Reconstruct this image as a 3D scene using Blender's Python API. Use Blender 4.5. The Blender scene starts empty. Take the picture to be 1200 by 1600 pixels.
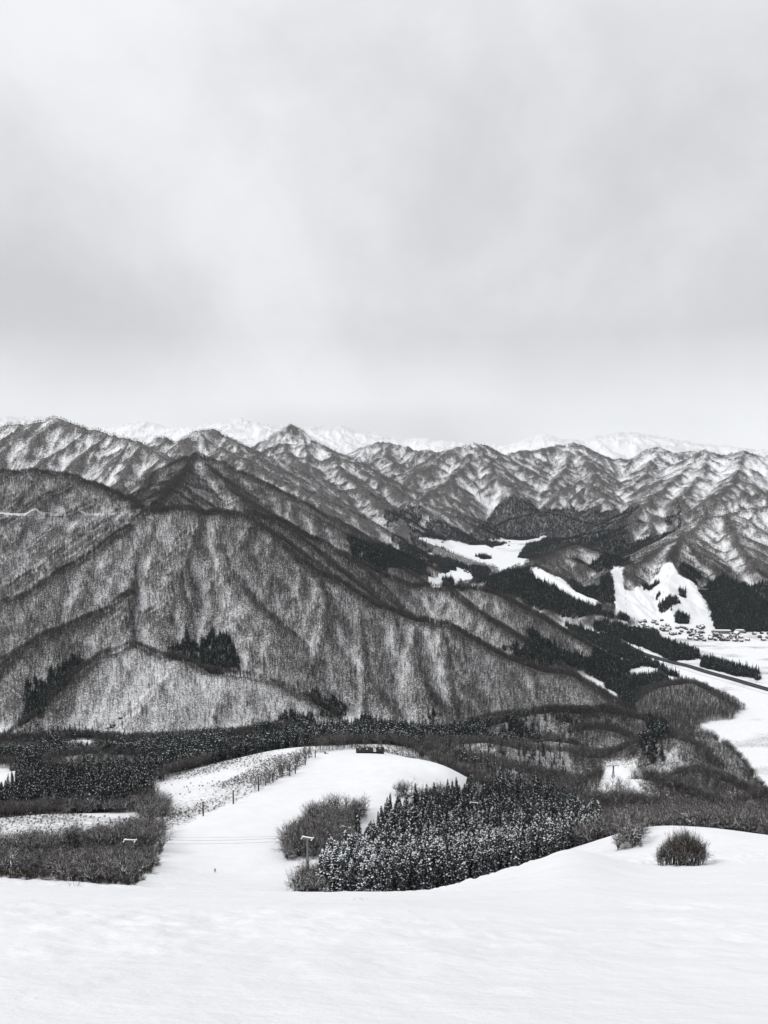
import bpy, bmesh, math, random
import numpy as np
from mathutils import Vector, Matrix

S = bpy.context.scene
COL = S.collection
# ---------------------------------------------------------------- CAMERA
cam_d = bpy.data.cameras.new("camera"); cam = bpy.data.objects.new("camera", cam_d); COL.objects.link(cam)
cam_d.sensor_fit = 'VERTICAL'; cam_d.sensor_height = 36.0; cam_d.lens = 36.0*1209.0/1600.0
cam_d.clip_start = .1; cam_d.clip_end = 60000
cam.location = (0, 0, 0); cam.rotation_euler = (math.radians(90-4.02), 0, 0)
S.camera = cam
S.render.resolution_x, S.render.resolution_y = 768, 1024
# ---------------------------------------------------------------- SKY AND LIGHT
SUN_EL, SUN_AZ = math.radians(44), math.radians(248)      # azimuth clockwise from +Y
W = bpy.data.worlds.new("World"); S.world = W; W.use_nodes = True
nt = W.node_tree; nt.nodes.clear()
def N(tree, kind, **kw):
    n = tree.nodes.new(kind)
    for k, v in kw.items():
        if k.startswith('i_'): n.inputs[int(k[2:])].default_value = v
        else: setattr(n, k, v)
    return n
def ramp(tree, stops, interp='LINEAR'):
    n = tree.nodes.new('ShaderNodeValToRGB'); n.color_ramp.interpolation = interp
    e = n.color_ramp.elements
    while len(e) > 1: e.remove(e[-1])
    for i, (p, c) in enumerate(stops):
        el = e[0] if i == 0 else e.new(p)
        el.position = p; el.color = (c, c, c, 1) if isinstance(c, (int, float)) else (*c, 1)
    return n
L = nt.links.new
sky = N(nt, 'ShaderNodeTexSky', sky_type='NISHITA', sun_disc=False, sun_elevation=SUN_EL, sun_rotation=SUN_AZ, altitude=950)
skys = N(nt, 'ShaderNodeVectorMath', operation='SCALE'); skys.inputs['Scale'].default_value = .08; L(sky.outputs[0], skys.inputs[0])
tc = N(nt, 'ShaderNodeTexCoord'); sep = N(nt, 'ShaderNodeSeparateXYZ'); L(tc.outputs['Generated'], sep.inputs[0])
# cloud deck: the direction meets a flat layer overhead
zc = N(nt, 'ShaderNodeMath', operation='MAXIMUM', i_1=0.0); L(sep.outputs['Z'], zc.inputs[0])
zo = N(nt, 'ShaderNodeMath', operation='ADD', i_1=0.30); L(zc.outputs[0], zo.inputs[0])
dx = N(nt, 'ShaderNodeMath', operation='DIVIDE'); L(sep.outputs['X'], dx.inputs[0]); L(zo.outputs[0], dx.inputs[1])
dy = N(nt, 'ShaderNodeMath', operation='DIVIDE'); L(sep.outputs['Y'], dy.inputs[0]); L(zo.outputs[0], dy.inputs[1])
cmb = N(nt, 'ShaderNodeCombineXYZ'); L(dx.outputs[0], cmb.inputs[0]); L(dy.outputs[0], cmb.inputs[1])
n1 = N(nt, 'ShaderNodeTexNoise'); n1.inputs['Scale'].default_value = 2.1; n1.inputs['Detail'].default_value = 7; n1.inputs['Roughness'].default_value = .55; n1.inputs['Distortion'].default_value = .15
off = N(nt, 'ShaderNodeVectorMath', operation='ADD'); off.inputs[1].default_value = (3.35, 1.6, 0.4); off.inputs[1].default_value = (5.1, 2.2, 1.3); vr = N(nt, 'ShaderNodeMapping'); vr.inputs['Rotation'].default_value = (0, 0, math.radians(38)); vr.inputs['Rotation'].default_value = (0, math.radians(34), 0); vr.inputs['Scale'].default_value = (1.0, 1.0, 1.05); L(tc.outputs['Generated'], vr.inputs[0]); L(vr.outputs[0], off.inputs[0]); L(off.outputs[0], n1.inputs['Vector'])
cr = ramp(nt, [(.30, .0), (.70, 1.0)], 'EASE'); L(n1.outputs['Fac'], cr.inputs[0])
# base brightness over elevation (z of the direction)
er = ramp(nt, [(0.0, 1.04), (.012, 1.02), (.035, 1.0), (.06, .95), (.10, .85), (.15, .74), (.26, .74), (.40, .79), (.50, .80), (.75, .85), (1, .9)]); L(zc.outputs[0], er.inputs[0])
er_r = er
er_l = ramp(nt, [(0.0, .86), (.02, .80), (.040, .82), (.075, .89), (.11, .83), (.15, .75), (.26, .76), (.40, .79), (.50, .80), (.75, .85), (1, .9)]); L(zc.outputs[0], er_l.inputs[0])
sx = N(nt, 'ShaderNodeMath', operation='ADD', i_1=.03); L(sep.outputs['X'], sx.inputs[0]); sa = N(nt, 'ShaderNodeMath', operation='ABSOLUTE'); L(sx.outputs[0], sa.inputs[0])
side = N(nt, 'ShaderNodeMapRange', interpolation_type='SMOOTHSTEP'); side.inputs[1].default_value = .08; side.inputs[2].default_value = .28; L(sa.outputs[0], side.inputs[0])
er = N(nt, 'ShaderNodeMix', data_type='FLOAT'); L(side.outputs[0], er.inputs[0]); L(er_l.outputs[0], er.inputs[2]); L(er_r.outputs[0], er.inputs[3])
amp = ramp(nt, [(0.0, .16), (.08, .15), (.2, .25), (1, .25)]); L(zc.outputs[0], amp.inputs[0])
cc = N(nt, 'ShaderNodeMath', operation='SUBTRACT', i_1=.5); L(cr.outputs[0], cc.inputs[0])
cm = N(nt, 'ShaderNodeMath', operation='MULTIPLY'); L(cc.outputs[0], cm.inputs[0]); L(amp.outputs[0], cm.inputs[1])
cs = N(nt, 'ShaderNodeMath', operation='ADD'); L(cm.outputs[0], cs.inputs[0]); L(er.outputs[0], cs.inputs[1])
tint = N(nt, 'ShaderNodeVectorMath', operation='SCALE'); tint.inputs[0].default_value = (.985, .995, 1.015); L(cs.outputs[0], tint.inputs['Scale'])
mx = N(nt, 'ShaderNodeMix', data_type='RGBA'); mx.inputs[0].default_value = .95; L(skys.outputs[0], mx.inputs[6]); L(tint.outputs[0], mx.inputs[7])
bg = N(nt, 'ShaderNodeBackground'); bg.inputs[1].default_value = 1.0; L(mx.outputs[2], bg.inputs[0])
ow = N(nt, 'ShaderNodeOutputWorld'); L(bg.outputs[0], ow.inputs[0])
sd = bpy.data.lights.new("sun", 'SUN'); sd.energy = 1.5; sd.angle = math.radians(14); sd.color = (1, .985, .96)
sun = bpy.data.objects.new("sun", sd); COL.objects.link(sun)
dirv = Vector((math.sin(SUN_AZ)*math.cos(SUN_EL), math.cos(SUN_AZ)*math.cos(SUN_EL), math.sin(SUN_EL)))
sun.rotation_euler = dirv.to_track_quat('Z', 'Y').to_euler(); sun.location = (0, 0, 400)
vs = S.view_settings; vs.view_transform = 'Standard'; vs.look = 'None'; vs.gamma = 1; vs.use_curve_mapping = False; vs.exposure = 0.07
S.render.engine = 'CYCLES'
S.cycles.use_denoising = True
HAZE = 1.4e-5
S.cycles.max_bounces = 5; S.cycles.diffuse_bounces = 3; S.cycles.glossy_bounces = 1; S.cycles.transmission_bounces = 1; S.cycles.volume_bounces = 0
S.cycles.use_adaptive_sampling = False
# ---------------------------------------------------------------- TERRAIN (numpy)
import numpy as np, math, random
F_PX = 1209.0                      # focal length in pixels of a 1200 x 1600 frame
PITCH = math.radians(4.02)
CP, SP = math.cos(PITCH), math.sin(PITCH)
FLOOR = -560.0

def at(px, py, Y):
    """world point at forward distance Y seen at photo position (px, py)"""
    x = (px-600)/F_PX; y = -(py-800)/F_PX
    dy = CP + y*SP; dz = -SP + y*CP
    t = Y/dy
    return np.array([x*t, Y, dz*t])

def _hash(ix, iy, seed):
    h = (ix.astype(np.int64)*374761393 + iy.astype(np.int64)*668265263 + seed*974711) & 0x7fffffff
    h = ((h ^ (h >> 13))*1274126177) & 0x7fffffff
    h = (h ^ (h >> 16)) & 0xffffff
    return h.astype(np.float32)/np.float32(0xffffff)

def vnoise(x, y, seed=0):
    ix = np.floor(x); iy = np.floor(y)
    fx = (x-ix).astype(np.float32); fy = (y-iy).astype(np.float32)
    ix = ix.astype(np.int64); iy = iy.astype(np.int64)
    fx = fx*fx*fx*(fx*(fx*6-15)+10); fy = fy*fy*fy*(fy*(fy*6-15)+10)
    a = _hash(ix, iy, seed); b = _hash(ix+1, iy, seed)
    c = _hash(ix, iy+1, seed); d = _hash(ix+1, iy+1, seed)
    return (a+(b-a)*fx)*(1-fy) + (c+(d-c)*fx)*fy      # 0..1

def fbm(x, y, octv=4, seed=0):
    s = 0; a = .5; n = 0
    for i in range(octv):
        s = s + a*vnoise(x*2**i+i*17.3, y*2**i-i*9.1, seed+i); n += a; a *= .5
    return s/n

def ridged(x, y, octv=3, seed=0):
    s = 0; a = .5; n = 0
    for i in range(octv):
        s = s + a*(1-np.abs(2*vnoise(x*2**i+i*7.7, y*2**i+i*3.3, seed+i)-1)); n += a; a *= .5
    return s/n

# ---- the grid: azimuth columns and radius rows round the viewpoint
AZ = np.concatenate([np.linspace(-1.75, -.56, 50)[:-1], np.linspace(-.56, .56, 920), np.linspace(.56, 1.75, 50)[1:]])
_r = [1.2]
while _r[-1] < 17000:
    r = _r[-1]
    if r < 8: st = .03
    elif r < 60: st = .010
    elif r < 200: st = .0065
    elif r < 1000: st = .0055
    elif r < 3600: st = .0021
    elif r < 9000: st = .0031
    else: st = .0055
    _r.append(r*(1+st))
R = np.array(_r)
GX = (R[:, None]*np.sin(AZ)[None, :]); GY = (R[:, None]*np.cos(AZ)[None, :])

# ---- main ridges: (side slope, spur spacing, spur fall, [(px, py, Y) ...])
RIDGES = [
 # nearest massif
 (.72, 105, .52, [(235,797,1950),(300,800,1900),(370,805,1850),(395,815,1830),(430,838,1800),(455,868,1760),(480,885,1730),(520,905,1700),(560,935,1680),(600,952,1670),(650,972,1660),(700,978,1650),(740,1000,1640),(790,1030,1630),(850,1050,1620),(890,1055,1620),(925,1085,1610),(962,1110,1600)]),
 (.72, 120, .52, [(235,797,1950),(205,822,1880),(150,865,1800),(100,895,1740),(60,930,1690),(0,946,1640),(-80,980,1560),(-160,1020,1480)]),
 (.70, 150, .5, [(310,710,2900),(292,735,2700),(275,755,2400),(235,797,1950)]),
 (.70, 110, .5, [(385,803,1900),(430,815,2000),(472,832,2050),(550,875,2100),(600,900,2120),(640,915,2150),(675,919,2150),(750,920,2150),(790,937,2120),(825,955,2100),(860,980,2080),(900,1000,2050),(950,1030,1980),(1000,1068,1900)]),
 (.75, 90, .6, [(700,920,2140),(750,960,2000),(810,1002,1850)]),
 (.75, 0, .6, [(235,800,1945),(228,850,1820),(212,880,1760),(215,912,1700)]),
 (.75, 90, .6, [(215,912,1700),(175,952,1620),(100,980,1540),(50,1008,1490),(0,1052,1430),(-60,1100,1360)]),
 (.72, 0, .55, [(215,912,1700),(196,950,1600),(205,1007,1480)]),
 (.72, 80, .55, [(205,1007,1480),(165,1022,1440),(115,1065,1380),(65,1120,1310),(20,1152,1260)]),
 (.62, 80, .5, [(205,1007,1480),(250,1025,1440),(285,1032,1420),(325,1050,1410),(390,1060,1400),(440,1075,1390),(490,1100,1370),(530,1122,1350),(570,1142,1330)]),
 (.8, 0, .6, [(560,937,1680),(545,965,1620),(530,995,1560),(500,1020,1500),(470,1045,1450),(450,1068,1410)]),
 (.8, 0, .6, [(350,806,1860),(345,850,1770),(365,900,1660),(400,950,1560),(440,985,1500)]),
 (.8, 0, .6, [(455,870,1755),(440,910,1680),(405,945,1600),(390,990,1520),(400,1030,1450)]),
 (.8, 0, .6, [(650,973,1655),(640,1010,1570),(655,1060,1480),(680,1110,1400)]),
 (.8, 0, .6, [(790,1031,1628),(745,1060,1540),(720,1095,1460),(700,1120,1410)]),
 # left mountain and those behind it
 (.66, 130, .48, [(-120,738,2500),(0,740,2350),(60,740,2300),(115,747,2250),(165,770,2150),(215,795,2000)]),
 (.75, 170, .55, [(-150,672,4400),(0,664,4200),(60,662,4100),(90,653,4000),(115,660,3950),(150,674,3900),(215,690,3700),(245,708,3600),(275,724,3500),(300,748,3300)]),
 (.66, 150, .5, [(205,782,2600),(250,745,2800),(280,722,2850),(310,710,2900),(350,725,2880),(390,745,2850),(440,770,2800),(470,785,2800),(525,812,2850),(600,850,3000),(632,870,3150)]),
 (.7, 0, .6, [(310,710,2900),(345,750,2650),(385,792,2350),(395,812,2200)]),
 (.66, 190, .5, [(200,720,5100),(230,700,5000),(250,686,4900),(285,690,4700),(305,677,4800),(330,670,4900),(355,678,4900),(385,697,4800),(410,717,4700),(450,740,4700),(500,765,4800),(560,795,4850),(610,820,4900),(636,834,5000)]),
 (.66, 160, .5, [(345,700,4600),(400,735,4300),(450,755,4200),(500,775,4100),(550,800,4100),(600,828,4200),(636,846,4300)]),
 (.62, 240, .46, [(380,715,7000),(395,703,6800),(415,690,6700),(435,673,6500),(452,664,6500),(470,676,6500),(490,690,6400),(520,705,6200),(545,722,6000),(580,745,5700),(620,770,5400),(660,792,5200)]),
 (.66, 200, .5, [(452,665,6500),(442,695,6200),(465,722,5800),(500,748,5400),(550,785,4900)]),
 (.66, 200, .5, [(520,706,6200),(530,735,5700),(575,770,5100),(600,800,4700)]),
 # centre
 (.62, 240, .46, [(560,730,7200),(600,712,7600),(640,745,6500),(690,712,7000),(720,697,7200),(735,691,7300),(760,695,7300),(790,716,7200),(830,735,7000),(850,760,6700)]),
 (.66, 220, .5, [(735,692,7300),(730,725,6700),(690,755,6200),(650,785,5700)]),
 (.66, 220, .5, [(735,692,7300),(770,735,6600),(810,775,6000)]),
 (.62, 260, .46, [(560,700,8800),(600,690,9000),(640,700,8800),(700,704,8600),(790,712,7600),(830,704,7800),(860,698,7900),(895,691,8000),(930,708,7900),(960,716,7800),(1000,716,7800),(1012,703,7900),(1030,699,7900),(1045,708,7800),(1080,706,7800),(1120,712,7800),(1220,720,7800)]),
 (.66, 220, .5, [(895,692,8000),(880,735,7200),(845,775,6400),(835,800,5900)]),
 (.66, 220, .5, [(895,692,8000),(925,735,7100),(955,775,6300),(975,805,5700)]),
 (.66, 220, .5, [(1030,700,7900),(1005,745,7000),(960,778,6200)]),
 (.66, 200, .5, [(845,795,5900),(875,770,6100),(905,750,6300),(935,772,6000),(970,800,5600)]),
 (.66, 180, .5, [(590,805,6000),(640,790,6200),(680,772,6500),(720,762,6600),(760,768,6500),(800,795,6200)]),
 (.6, 150, .45, [(600,818,5600),(650,803,5700),(700,792,5700),(720,800,5600),(750,822,5400),(770,836,5200)]),
 (.6, 150, .45, [(795,812,5600),(850,800,5700),(900,812,5500),(950,828,5300)]),
 (.55, 150, .42, [(822,872,4300),(855,852,4500),(900,838,4600),(960,828,4600),(1020,822,4500)]),
 # right
 (.68, 200, .52, [(980,810,5200),(1020,772,5600),(1060,742,6000),(1085,718,6300),(1105,703,6400),(1130,713,6400),(1160,702,6300),(1190,714,6300),(1270,700,6300),(1350,690,6300)]),
 (.7, 180, .52, [(1105,704,6400),(1100,740,5900),(1060,780,5400)]),
 (.7, 180, .52, [(1160,703,6300),(1150,745,5700),(1110,780,5200)]),
 (.62, 140, .46, [(1350,715,5000),(1280,738,4800),(1195,770,4700),(1100,795,4500),(1040,810,4400),(980,822,4400)]),
 (.62, 130, .46, [(1400,750,4200),(1300,778,4000),(1200,790,3900),(1165,796,3900),(1110,806,3850),(1065,838,3500),(1046,876,3050),(1050,930,2760),(1056,978,2560)]),
 (.62, 120, .46, [(1130,804,3850),(1150,850,3450),(1180,890,3200),(1230,920,3000)]),
 (.6, 110, .46, [(1065,840,3500),(1090,868,3250),(1130,903,2950),(1150,945,2700),(1160,985,2540)]),
 (.6, 0, .46, [(1180,890,3200),(1200,905,2950),(1280,895,2900),(1350,880,2900)]),
 (.6, 110, .46, [(1060,842,3450),(1010,868,3250),(985,882,3050),(962,890,2950),(950,905,2850),(965,950,2650),(978,985,2550)]),
 (.6, 110, .46, [(985,882,3050),(950,868,3150),(905,852,3250),(867,866,3100),(832,888,2950)]),
 (.5, 120, .4, [(700,915,2950),(770,905,2920),(800,894,2900),(832,886,2900),(868,905,2780),(900,925,2680),(945,948,2560)]),
 (.5, 100, .4, [(640,905,3000),(600,880,3150),(570,860,3200)]),
 # low hills in front of the river plain
 (.55, 90, .33, [(700,1165,1120),(740,1148,1150),(800,1125,1200),(860,1113,1250),(950,1112,1300),(1010,1128,1330)]),
 (.5, 80, .38, [(985,1105,1650),(1010,1090,1700),(1045,1072,1750),(1080,1068,1770),(1112,1088,1720),(1140,1108,1660)]),
 (.75, 70, .4, [(925,1200,900),(960,1192,900),(1000,1184,930),(1050,1186,980),(1100,1190,1020)]),
 (.5, 60, .38, [(890,1300,470),(915,1272,520),(940,1250,590),(965,1240,640),(1010,1246,660),(1060,1262,640)]),
 (.5, 60, .38, [(1060,1262,640),(1110,1245,760),(1160,1248,820),(1200,1272,760),(1260,1290,700)]),
]
# far snow range
WHITE = [(-150,652),(-50,650),(0,651),(50,650),(90,656),(150,672),(200,661),(230,657),(260,668),(300,666),(340,661),(375,653),(420,661),(470,668),(530,665),(560,674),(600,681),(650,684),(700,688),(740,693),(800,693),(830,683),(850,676),(872,686),(910,688),(940,680),(985,674),(1030,680),(1080,690),(1140,696),(1200,702),(1300,706),(1400,706)]
WH_Y = 11500

def build_segments():
    rng = random.Random(11)
    segs = []                     # (ax,ay,az,bx,by,bz,k)
    for k, sp, fall, pts in RIDGES:
        near = pts[0][2] < 2700 and pts[0][2] > 1300
        fall = k*(.87 if near else .77); sp = sp*(.95 if near else .72)
        P = [at(*p) for p in pts]
        # subdivide with a little jitter so that crests are not straight
        Q = [P[0]]
        for a, b in zip(P[:-1], P[1:]):
            L = np.hypot(*(b-a)[:2]); n = max(1, int(L/90)); 
            nrm = np.array([-(b-a)[1], (b-a)[0], 0])/max(L, 1)
            for i in range(1, n+1):
                q = a+(b-a)*i/n
                if i < n: q = q + nrm*rng.uniform(-1, 1)*L/n*(.20 if q[1] > 4500 else .13) + np.array([0, 0, rng.uniform(-1, 1)*(.0021 if q[1] > 4500 else .0010)*q[1]])
                Q.append(q)
        for a, b in zip(Q[:-1], Q[1:]): segs.append((*a, *b, k, 1 if sp else 0))
        if sp:
            # spurs on both sides
            for side in (-1, 1):
                dist = rng.uniform(.2, .8)*sp
                acc = 0
                for a, b in zip(Q[:-1], Q[1:]):
                    L = float(np.hypot(*(b-a)[:2]))
                    while dist < acc+L:
                        q = a+(b-a)*(dist-acc)/L
                        d = (b-a)[:2]/L
                        down = d if b[2] < a[2] else -d
                        n0 = np.array([-d[1], d[0]])*side
                        dirv = n0 + down*rng.uniform(-.1, .75)
                        spur(segs, rng, q-np.array([0, 0, 1.]), dirv/np.linalg.norm(dirv), fall*rng.uniform(.85, 1.12), min(k*1.15, .95), sp, 0)
                        dist += sp*rng.uniform(.65, 1.4)
                    acc += L
    W2 = []
    for (xa, ya), (xb, yb) in zip(WHITE[:-1], WHITE[1:]):
        n_ = max(1, int((xb-xa)/13))
        for q in range(n_): W2.append((xa+(xb-xa)*q/n_, ya+(yb-ya)*q/n_+(rng.uniform(-2.2, 2.2) if q else 0)))
    P = [at(x, y, WH_Y+500*math.sin(x*.013)) for x, y in W2]
    for a, b in zip(P[:-1], P[1:]):
        segs.append((*a, *b, .42, 0))
        for side in (-1, 1):
            for t in (.3,):
                q = a+(b-a)*t; d = (b-a)[:2]; d /= np.linalg.norm(d)
                dirv = np.array([-d[1], d[0]])*side+d*rng.uniform(-.7, .7)
                spur(segs, rng, q-np.array([0, 0, 3]), dirv/np.linalg.norm(dirv), .36*rng.uniform(.8, 1.2), .6, 330, 0)
    return np.array(segs)

def spur(segs, rng, p, d, fall, k, sp, level):
    length = min((p[2]-FLOOR)/fall, sp*(rng.uniform(2.6, 5) if level == 0 else rng.uniform(.8, 1.5)))
    if length < sp*.3: return
    n = 5 if level == 0 else 3
    ang = math.atan2(d[1], d[0]); q = p
    for i in range(n):
        ang += rng.uniform(-.28, .28)
        st = length/n
        f = fall*(.8 if i == 0 else 1.05)*rng.uniform(.85, 1.15)
        nq = q+np.array([math.cos(ang)*st, math.sin(ang)*st, -f*st])
        segs.append((*q, *nq, k, 2 if level == 0 and i < 4 else 0))
        if level == 0 and i > 0:
            for sgn in (-1, 1):
                if rng.random() < .75:
                    a2 = ang+sgn*rng.uniform(.6, 1.1)
                    spur(segs, rng, q-np.array([0, 0, .5]), (math.cos(a2), math.sin(a2)), fall*1.15, min(k*1.1, .98), sp*.5, 1)
        q = nq

BUMPS = [(958,1248,640,34,38,15),(1035,1190,900,60,45,24),(1125,1205,960,55,45,22),(1132,1258,740,42,40,16),(1192,1278,640,36,36,13),(1045,1264,600,40,26,9),(880,1165,1030,55,40,14),(930,1135,1180,60,45,16),(1080,1225,800,40,36,14),
         (1000,1222,760,30,26,-12),(1080,1245,680,40,24,-12),(1090,1175,1120,60,40,-14),(905,1200,850,50,40,-14),(780,1185,900,50,45,12),(840,1225,700,38,40,8),
         (430,1137,1150,75,50,20),(120,1152,1130,70,50,14),(330,1162,1120,50,40,-6),(520,1150,1000,50,40,-8),(610,1140,1140,55,45,13),(720,1140,1100,60,40,14),(60,1225,640,38,34,9),(150,1190,880,60,50,14),(250,1205,700,36,34,-8),(40,1170,1050,60,45,12),(330,1180,900,50,40,8)]
# ---- near ground: thin-plate surface through surveyed points
NEAR = [
 # groomed run
 (336,1365,290),(420,1360,292),(255,1306,346),(300,1330,322),(400,1330,322),(317,1277,380),(365,1255.5,411),(404,1236,443),(427,1222.6,469),(453,1212.6,491),(477,1195.5,533),(492,1184,563),
 (450,1260,405),(520,1230,458),(560,1205,505),(555,1176,590),(600,1178,590),(650,1186,565),(700,1203,520),(680,1225,480),(640,1248,440),(600,1268,400),(480,1354,300),(540,1325,335),(560,1303,375),
 # beyond the lip
 (430,1172,640),(492,1168,700),(560,1163,720),(640,1168,700),(600,1157,900),(500,1155,900),(560,1150,1150),(450,1160,1150),(650,1155,1100),(700,1170,900),(720,1200,700),
 # left thicket, knoll, forest hollow
 (200,1345,285),(100,1338,300),(0,1330,310),(230,1320,320),(130,1300,365),(0,1300,370),(0,1281,400),(60,1273,400),(130,1279,395),(190,1286,385),(215,1292,372),(-100,1290,390),
 (0,1268,520),(100,1262,540),(200,1262,500),(240,1250,500),(260,1275,430),(300,1240,470),(250,1225,590),(330,1212,580),(380,1205,570),(420,1185,600),(300,1200,700),
 (0,1215,650),(100,1220,720),(180,1215,760),(0,1180,950),(100,1180,1000),(200,1185,950),(50,1155,1180),(150,1158,1200),(300,1160,1180),(250,1168,1100),(350,1170,1000),(380,1180,850),(420,1165,950),(-120,1180,950),(-120,1230,650),
 # conifer stand hollow
 (650,1394,245),(750,1368,290),(820,1342,335),(600,1375,270),(560,1385,262),(620,1340,330),(680,1300,410),(740,1290,450),(800,1270,520),(860,1290,450),(900,1310,400),(930,1312,370),(700,1255,500),(780,1240,620),(850,1215,760),(780,1195,850),(900,1260,560),(880,1180,950),
 # right: second hump, hollow
 (1000,1294,280),(1030,1290,280),(1060,1290,282),(1097,1304,262),(1125,1316,245),(1172,1331,228),(1200,1331,225),(1280,1335,220),(1067,1350,200),(1020,1340,215),(980,1334,232),(948,1327,262),(1130,1345,200),(1200,1345,190),
 (1000,1288,400),(1050,1282,400),(1110,1292,370),(1180,1310,330),(1260,1320,320),(1000,1262,520),(1060,1272,520),(1120,1275,560),(1200,1295,500),(960,1222,830),(1000,1215,880),(960,1264,700),(1020,1264,740),(960,1290,470),(1000,1190,1080),(930,1200,1050),(1080,1225,850),(1150,1230,900),(1220,1275,850),(1200,1282,1000),(1200,1290,1150),(1180,1262,1050),(1160,1240,1150),(1130,1215,1200),(1090,1200,1250),
]
NEAR_W = [(-40,1300,-475),(-250,1290,-462),(-450,1290,-460),(-750,1300,-440),(120,1300,-480),(260,1250,-470),(400,1150,-440),(420,1000,-400),(560,1150,-500),(640,1300,-560),(500,1300,-540),(350,1350,-540),(700,1000,-480),(650,800,-400),(560,650,-320),(450,450,-235),(800,1300,-560),(1100,1200,-560),(1000,800,-470),(-900,1000,-380),(-700,600,-250),(-450,400,-190),(-350,250,-140)]
# foreground slope: direction (px at the horizon of the slope) -> tangent of its visible edge
EDGE_PX = np.array([-300,0,110,215,330,460,550,640,750,840,885,930,975,1030,1100,1200,1400])
EDGE_PY = np.array([1375,1382,1386,1391,1399,1410,1415,1400,1375,1347,1322,1326,1346,1360,1358,1348,1340])
def edge_m(u):
    px = 600+u*F_PX
    py = np.interp(px, EDGE_PX, EDGE_PY)
    return (py-715.0)/F_PX*1.0

_ex = np.linspace(-900, 2100, 601)
_ey = np.interp(_ex, EDGE_PX, EDGE_PY); _kk = np.exp(-(np.arange(-14, 15)/5.)**2); _kk /= _kk.sum()
_ey = np.convolve(np.pad(_ey, 14, 'edge'), _kk, 'valid')
def edge_tan(px, py):
    y = -(py-800)/F_PX
    return -(-SP+y*CP)/(CP+y*SP)

def tps(px, py, pz, X, Y):
    n = len(px); s = 300.0
    A = np.stack([px, py], 1)/s
    d = np.hypot(A[:, None, 0]-A[None, :, 0], A[:, None, 1]-A[None, :, 1])
    K = d*d*np.log(d+1e-9) + np.eye(n)*2e-3
    M = np.zeros((n+3, n+3)); M[:n, :n] = K; M[:n, n:] = np.c_[np.ones(n), A]; M[n:, :n] = M[:n, n:].T
    w = np.linalg.solve(M, np.r_[pz, 0, 0, 0])
    out = np.full(X.shape, w[n]) + w[n+1]*X/s + w[n+2]*Y/s
    for i in range(n):
        r2 = (X/s-A[i, 0])**2+(Y/s-A[i, 1])**2
        out += w[i]*.5*r2*np.log(r2+1e-18)
    return out

def foreground(X, Y):
    Yc = np.maximum(Y, 1.0)
    u = np.clip(X/Yc, -.9, .9)
    px = 600+u*F_PX
    m = edge_tan(px, np.interp(px, _ex, _ey))
    w = np.clip((np.hypot(X, Y)-25)/125.0, 0, 1); w = w*w*(3-2*w)
    m = m*w + (.557+.02*u)*(1-w)
    return -1.65 - (m-1.65/200)*Y

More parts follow.
